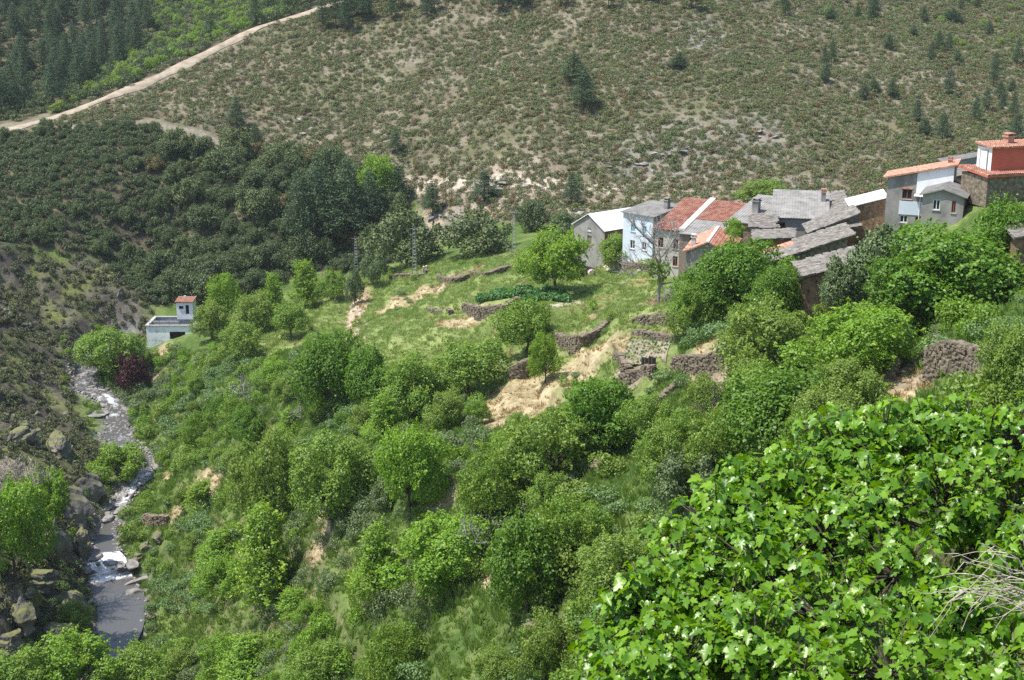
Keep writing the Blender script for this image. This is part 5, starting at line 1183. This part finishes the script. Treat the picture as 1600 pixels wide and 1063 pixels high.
# ------------------------------------------------------------------ bare trees
def branches(rg, p, d, L, r, depth, segs, spread=.6, up=.12):
    n_ = 3; q_ = p
    for k in range(n_):
        d = unit(d + rg.normal(size=3) * .16 + np.array([0, 0, up * .3])); e = q_ + d * L / n_; segs.append((q_, e, r * (1 - .25 * k / n_), r * (1 - .25 * (k + 1) / n_))); q_ = e
        if depth > 0 and k > 0 or depth > 2:
            dd = unit(d + rg.normal(size=3) * spread + np.array([0, 0, up])); branches(rg, q_, dd, L * rg.uniform(.5, .75), r * .5, depth - 1, segs, spread, up)
    if depth > 0:
        for _ in range(2): branches(rg, q_, unit(d + rg.normal(size=3) * spread * .8 + np.array([0, 0, up])), L * rg.uniform(.6, .8), r * .6, depth - 1, segs, spread, up)
def bare_tree(u, v, hgt, label, seed, mat='greybark', name='bare_tree', depth=4, spread=.65):
    p = hit(u, v); rg = np.random.default_rng(seed); segs = []; e = empty(name, p); tag(e, label, 'tree')
    tr = limb_path((0, 0, -.6), (rg.normal() * .15, .1, hgt * .42), hgt * .02, hgt * .014, rg, 4, .05)
    for k in range(5): branches(rg, np.array(tr[1 + k % 3][1]), unit(rg.normal(size=3) * .8 + np.array([0, 0, .8])), hgt * .3, hgt * .012, depth - 1, segs, spread)
    branches(rg, np.array(tr[-1][1]), np.array([.05, 0, 1.]), hgt * .3, hgt * .018, depth, segs, spread)
    obj('trunk', tubes_mesh('trunk', tr, mat, 7), e); obj('branches', tubes_mesh('branches', segs, mat, 3), e); return e
e = bare_tree(1030, 474, 10.8, 'tall bare grey tree with dead branches before the red roofed house', 5)
o_ = obj('ivy', BUSH['midb'][0], e, (0, 0, 2.2)); o_.scale = (1.3, 1.0, 1.5); o_ = obj('ivy', BUSH['midb'][1], e, (-1.2, 0, 4.)); o_.scale = (1.1, .9, .9)
bare_tree(8, 830, 9, 'pale leafless tree among the rock crags', 8, 'twig')
bare_tree(40, 840, 10, 'slender leafless tree with pale trunk beside the ash', 9, 'twig')
bare_tree(735, 900, 5, 'dead twiggy tree lying against the glossy walnut', 12, 'greybark', depth=3)
bare_tree(310, 945, 3.4, 'small leafless shrub tree in the bramble above the pool', 13, 'twig', depth=3)
bare_tree(470, 660, 4, 'leafless grey shrub tree among the terrace bushes', 14, 'greybark', depth=3)
bare_tree(375, 640, 4.5, 'leafless grey thicket tree above the stream bend', 15, 'greybark', depth=3)
bare_tree(1110, 700, 5, 'dark twiggy tree beneath the loose green tree', 16, 'bark', depth=3)

# ------------------------------------------------------------------ lattice pylons with a wire
tops = []
for (u, vt, vb, lb) in [(557,368,424,'lattice pylon against the dark oak wood'),(648,352,430,'lattice pylon in front of the big pale oak'),(803,325,402,'lattice pylon beside the grey scree')]:
    p = hit(u, vb); s_ = float(ppm(p)); hg = (vb - vt) / s_ ; e = empty('lattice_pylon', p); tag(e, lb, 'pylon'); b0, b1 = .42, .16
    cor4 = [(-1,-1),(1,-1),(1,1),(-1,1)]
    for (a, c_) in cor4: mb = MB(); mb.tube((a * b0, c_ * b0, -.4), (a * b1, c_ * b1, hg), .055, .045, 4); mb.build('leg', 'steel', e)
    mb = MB(); nst = int(hg / .62)
    for k in range(nst):
        z0, z1 = hg * k / nst, hg * (k + 1) / nst; w0, w1 = b0 + (b1 - b0) * k / nst, b0 + (b1 - b0) * (k + 1) / nst
        for q_ in range(4):
            a, c_ = cor4[q_], cor4[(q_ + 1) % 4]; mb.tube((a[0] * w0, a[1] * w0, z0), (c_[0] * w0, c_[1] * w0, z0), .035, .035, 4)
            mb.tube((a[0] * w0, a[1] * w0, z0), (c_[0] * w1, c_[1] * w1, z1), .025, .025, 4) if q_ % 2 else None
    o_ = mb.build('lattice', 'steel', e); o_['kind'] = 'stuff'
    mb = MB(); mb.tube((-.9,0,hg - .5), (.9,0,hg - .5), .05, .05, 5); ca = mb.build('crossarm', 'steel', e)
    for x in (-.8, 0, .8): mb = MB(); mb.tube((x,0,hg - .5), (x,0,hg - .15), .06, .05, 6); mb.build('insulator', 'pane', ca)
    tops.append(np.array(p) + np.array([0, 0, hg - .3]))
for k in range(2):
    mb = MB(); a, b_ = tops[k], tops[k + 1]
    for j in range(16):
        f = lambda t_: a + (b_ - a) * t_ - np.array([0, 0, 1.2 * 4 * t_ * (1 - t_)])
        mb.tube(f(j / 16), f((j + 1) / 16), .018, .018, 4)
    tag(mb.build('power_wire', 'rope'), ('sagging wire between the oak wood pylon and the pale oak pylon', 'sagging wire between the pale oak pylon and the scree pylon')[k], 'wire')

# ------------------------------------------------------------------ two people, cloths, odds and ends
def person(u, v, label, top, trousers, lean=0., hgt=1.68, rz=0., hatm='hat'):
    p = hit(u, v); e = empty('person', p, rz); tag(e, label, 'person')
    J = {'pel': (0,0,.95,.13),'abd': (0,-.02,1.12,.135),'chest': (0,-.05,1.32,.15),'neck': (0,-.07,1.47,.055),'head0': (0,-.09,1.55,.075),'head1': (0,-.09,1.68,.085),
      'shL': (.17,-.05,1.40,.065),'elL': (.26,-.08,1.14,.045),'wrL': (.25,-.22,.96,.032),'haL': (.25,-.28,.92,.036),'shR': (-.17,-.05,1.40,.065),'elR': (-.26,-.08,1.14,.045),'wrR': (-.25,-.22,.96,.032),'haR': (-.25,-.28,.92,.036),
      'hiL': (.09,0,.88,.095),'knL': (.11,-.03,.48,.062),'anL': (.11,.02,.08,.042),'toL': (.12,-.14,.04,.04),'hiR': (-.09,0,.88,.095),'knR': (-.11,-.01,.48,.062),'anR': (-.11,.03,.08,.042),'toR': (-.12,-.13,.04,.04)}
    E = [('pel','abd'),('abd','chest'),('chest','neck'),('neck','head0'),('head0','head1'),('chest','shL'),('shL','elL'),('elL','wrL'),('wrL','haL'),('chest','shR'),('shR','elR'),('elR','wrR'),('wrR','haR'),('pel','hiL'),('hiL','knL'),('knL','anL'),('anL','toL'),('pel','hiR'),('hiR','knR'),('knR','anR'),('anR','toR')]
    ks = list(J)
    # grow the surface from tapered capsules merged into one skin
    import bmesh
    def grow(keys, mat, name, g):
        bm = bmesh.new(); sl_ = bm.verts.layers.skin.verify(); vv = {k: bm.verts.new(J[k][:3]) for k in ks if k in keys}
        for a, b_ in E:
            if a in vv and b_ in vv: bm.edges.new((vv[a], vv[b_]))
        for k in vv: vv[k][sl_].radius = (J[k][3] * g, J[k][3] * g); vv[k][sl_].use_root = (k == list(vv)[0])
        me = bpy.data.meshes.new(name); bm.to_mesh(me); bm.free(); me.materials.append(M[mat]); o = obj(name, me, e)
        o.modifiers.new('skin', 'SKIN'); sb_ = o.modifiers.new('subdivision', 'SUBSURF'); sb_.levels = 1; sb_.render_levels = 1; return o
    grow(set(ks), 'skin', 'body', 1.); grow({'abd','chest','shL','elL','shR','elR'}, top, 'shirt', 1.16); grow({'pel','hiL','knL','anL','hiR','knR','anR'}, trousers, 'trousers', 1.18)
    mb = MB(); mb.tube((0,-.09,1.69), (0,-.09,1.71), .2, .19, 12); mb.tube((0,-.09,1.711), (0,-.09,1.81), .105, .085, 10); mb.build('hat', hatm, e); return e
person(662, 431, 'person in lilac grey shirt and pale hat standing in the meadow', 'cloth_l', 'cloth_l', rz=.5)
person(667, 431, 'person in dark clothes and pale hat standing in the meadow', 'cloth_d', 'cloth_d', rz=-.6)
def cloth(u, v, wd, hg, mat, name, label, dep=.8):
    p = hit(u, v); V = []; n1_, n2_ = 16, 10
    for i in range(n1_ + 1):
        a = math.pi * i / n1_
        for j in range(n2_ + 1): b_ = j / n2_ - .5; V.append((-math.cos(a) * wd / 2 * (1 + .06 * math.sin(j * 2.1)), b_ * dep + .05 * math.sin(i * 1.7), math.sin(a) ** .7 * hg * (1 + .07 * math.sin(i * 2.3 + j * 1.3)) - .05))
    F = [(i * (n2_ + 1) + j, (i + 1) * (n2_ + 1) + j, (i + 1) * (n2_ + 1) + j + 1, i * (n2_ + 1) + j + 1) for i in range(n1_) for j in range(n2_)]
    o = link_mesh(name, V, F, mat, smooth=True); o.modifiers.new('thickness', 'SOLIDIFY').thickness = .03; o.location = tuple(p); o.rotation_euler = (0, 0, .3); tag(o, label, 'cloth'); return o
cloth(924, 431, 1.1, .95, 'pinkc', 'pink_cover', 'pink cloth draped in an arch below the lane wall', .5)
cloth(912, 431, 1.1, .9, 'maroonc', 'maroon_cover', 'dark maroon cloth heap beside the pink cloth', .9)
p = hit(1392, 566); mb = MB(); mb.box((-.35,-.05,0), (.62,.1,.05), (0,.05,.0), (-.12,.18,1.0)); o_ = mb.build('blue_board', 'bluep'); o_.location = tuple(p); o_.rotation_euler = (0, 0, -.3); tag(o_, 'dark blue board leaning on the stacked slab wall', 'board')
mb = MB(); mb.tube((.5,-.2,.0), (.75,-.1,1.0), .05, .05, 8); o_ = mb.build('white_pole', 'frame_w'); o_.location = tuple(p); tag(o_, 'short white pole leaning beside the blue board', 'pole')
p = hit(1107, 524); mb = MB(); mb.tube((0,0,-.1), (0,0,.35), .36, .40, 14); mb.tube((0,0,.35), (0,0,.75), .40, .36, 14); o_ = mb.build('barrel', 'bluep', smooth=False); o_.location = tuple(p); tag(o_, 'dark blue barrel under the walnut trees', 'barrel')

# ------------------------------------------------------------------ fig tree close to the camera
FIGB = P(1385, 1010, 14.5); gz0 = float(H(FIGB[0], FIGB[1]))
fig = empty('fig_tree', (FIGB[0], FIGB[1], gz0)); tag(fig, 'large glossy fig tree with broad lobed leaves close to the viewpoint', 'tree')
fo = np.array([FIGB[0], FIGB[1], gz0])
LOB = [(965,1030,13.2,.55),(1010,960,13.6,.6),(1070,900,14.2,.7),(1120,830,14.8,.65),(1165,780,15.4,.6),(1240,760,15.8,.7),(1310,710,16.2,.65),(1380,690,16.4,.6),(1450,680,16.6,.6),(1520,690,16.4,.65),(1590,700,16.,.7),
 (1130,980,13.4,.75),(1200,900,14.0,.8),(1290,850,14.6,.85),(1380,800,15.2,.8),(1480,790,15.4,.8),(1580,800,15.2,.85),(1060,1050,12.6,.65),(1180,1040,12.4,.75),(1300,980,13.0,.8),(1400,900,13.8,.7),(1250,1090,11.6,.7),(1390,1060,11.8,.75),(1500,960,12.9,.5),(1620,900,13.6,.7),(1530,1090,11.4,.6),(1680,800,15,.8),(1010,1090,12.2,.6),(1640,1040,12.2,.6),(1330,780,15.6,.6),(1425,745,16.2,.55),(1205,820,15.2,.6)]
rg = np.random.default_rng(404)
outl = [(-90,0),(-62,.46),(-40,.60),(-20,.50),(-2,.86),(12,.66),(24,.70)]
def fig_leaf_mesh(seed):
    r2 = np.random.default_rng(seed); V = [(0, 0, 0), (0, -.02, -.0)]; out = []
    half = [(.14,-.12),(.36,-.05),(.48,.18),(.33,.28),(.47,.50),(.42,.66),(.24,.62),(.19,.86),(0,1.04)]; cu = r2.uniform(.05, .5); fo_ = r2.uniform(.1, .5)
    pts = half + [(-x, y) for x, y in half[-2::-1]]
    V = [(0, .42, 0.0), (0, 0, -.02)]
    for (x, y) in pts:
        x *= r2.uniform(.88, 1.1); y *= r2.uniform(.94, 1.05); x *= .84; V.append((x, y, .9 * fo_ * abs(x) ** 1.1 - cu * y * y + r2.normal() * .03))
    V[0] = (0, .42, -cu * .42 * .42); n_ = len(pts); F = [(0, k + 2, k + 3) for k in range(n_ - 1)] + [(0, n_ + 1, 1), (0, 1, 2)]
    return np.array(V), F
FL = [fig_leaf_mesh(500 + k) for k in range(8)]; FLM = []
for k, (V, F) in enumerate(FL):
    me = bpy.data.meshes.new('fig_leaf'); me.from_pydata(V.tolist(), [], F); me.materials.append(M['fig']); me.polygons.foreach_set('use_smooth', [True] * len(F)); FLM.append(me)
trf = []; segs = []
fork = fo + np.array([0, 0, .7]); cents = []
for (u, v, D_, r_) in LOB: cents.append((P(u, v, D_), r_))
for (c, r_) in cents:
    segs += limb_path(fork + rg.normal(size=3) * .15, c, .055, .02, rg, 5, .2)
    for _ in range(88):
        d = unit(rg.normal(size=3) + np.array([0, -.35, .45])); tip = c + d * r_ * rg.uniform(.55, 1.08); segs.append((c + d * r_ * .1, tip, .014, .007))
        ax = unit(d * .7 + np.array([0, 0, .7]) + rg.normal(size=3) * .25); e1 = unit(np.cross(ax, rg.normal(size=3))); e2 = np.cross(ax, e1); nlf = rg.integers(5, 8); ph = rg.random() * 6
        for k in range(nlf):
            a = ph + k * 2.4; out = e1 * math.cos(a) + e2 * math.sin(a); el = .25 + .55 * k / nlf - .35; yv = unit(out + ax * el + np.array([0, 0, -.42])); nv_ = unit(ax + rg.normal(size=3) * .42 - yv * (ax @ yv)); xv = unit(np.cross(yv, nv_)); nv_ = np.cross(xv, yv)
            sz_ = rg.uniform(.055, .155) * (1.1 - .35 * k / nlf); trf.append((tip + out * .05 - ax * .015 * k, xv * sz_, yv * sz_, nv_ * sz_, rg.integers(8)))
segs += limb_path(fo + np.array([0, 0, -.6]), fork, .13, .1, rg, 3, .05)
tm = tubes_mesh('fig_trunk', [(tuple(np.array(a) - fo), tuple(np.array(b_) - fo), r0, r1) for a, b_, r0, r1 in segs], 'bark', 5); obj('trunk', tm, fig)
dcam = np.array([np.linalg.norm(t_[0] - np.array([0, 0, CZ])) for t_ in trf]); uu, vv, _ = proj(np.array([t_[0] for t_ in trf])); cand = [i for i in np.argsort(dcam) if 0 < uu[i] < 1600 and vv[i] < 1063]
ind = set(cand[:290]); Vb = []; Fb = []; nb = 0
for i, (c, xv, yv, nv_, k) in enumerate(trf):
    if i in ind:
        o_ = obj('leaf', FLM[k], fig); o_.matrix_local = Matrix(((xv[0], yv[0], nv_[0], c[0] - fo[0]), (xv[1], yv[1], nv_[1], c[1] - fo[1]), (xv[2], yv[2], nv_[2], c[2] - fo[2]), (0, 0, 0, 1)))
    else:
        V = FL[k][0]; Vb.append(c - fo + V[:, :1] * xv + V[:, 1:2] * yv + V[:, 2:] * nv_); Fb += [tuple(a + nb for a in f) for f in FL[k][1]]; nb += len(V)
o_ = link_mesh('crown', np.concatenate(Vb), Fb, 'fig', fig, smooth=True); o_['kind'] = 'stuff'; print('fig leaves', len(trf))
# dry bare branches reaching in at the lower right corner
e = empty('dead_shrub', P(1660, 960, 10.6)); tag(e, 'dry bare branches of a dead shrub in front of the fig tree', 'shrub'); segs = []; rg = np.random.default_rng(61); eo = np.array(e.location)
for k in range(11):
    a = P(1660 + rg.uniform(-20, 60), 955 + rg.normal() * 40, 10.6 + rg.normal() * .25) - eo; b_ = P(1465 + rg.uniform(0, 110), 895 + rg.uniform(-50, 120), 10.5 + rg.normal() * .3) - eo; lp_ = limb_path(a, b_, .008, .003, rg, 6, .14); segs += lp_
    for j in (1, 2, 3, 4):
        q_ = np.array(lp_[j][1]); segs += limb_path(q_, q_ + np.array([-.2 - rg.random() * .25, rg.normal() * .1, rg.normal() * .2]), .005, .002, rg, 3, .2)
obj('branches', tubes_mesh('dead_branches', segs, 'twig', 4), e)

# ------------------------------------------------------------------ thin summer haze in the valley air
mb = MB(); mb.box((-470, -75, 8), (940, 0, 0), (0, 1010, 0), (0, 0, 225)); hz = mb.build('haze', None); tag(hz, 'thin pale haze filling the valley', kind='stuff')
m = bpy.data.materials.new('haze_air'); m.use_nodes = True; n = m.node_tree.nodes; n.remove(n['Principled BSDF'])
pv = n.new('ShaderNodeVolumePrincipled'); pv.inputs['Color'].default_value = (.90, .94, 1, 1); pv.inputs['Density'].default_value = .00008; pv.inputs['Anisotropy'].default_value = .2
m.node_tree.links.new(pv.outputs[0], n['Material Output'].inputs['Volume']); hz.data.materials.append(m)
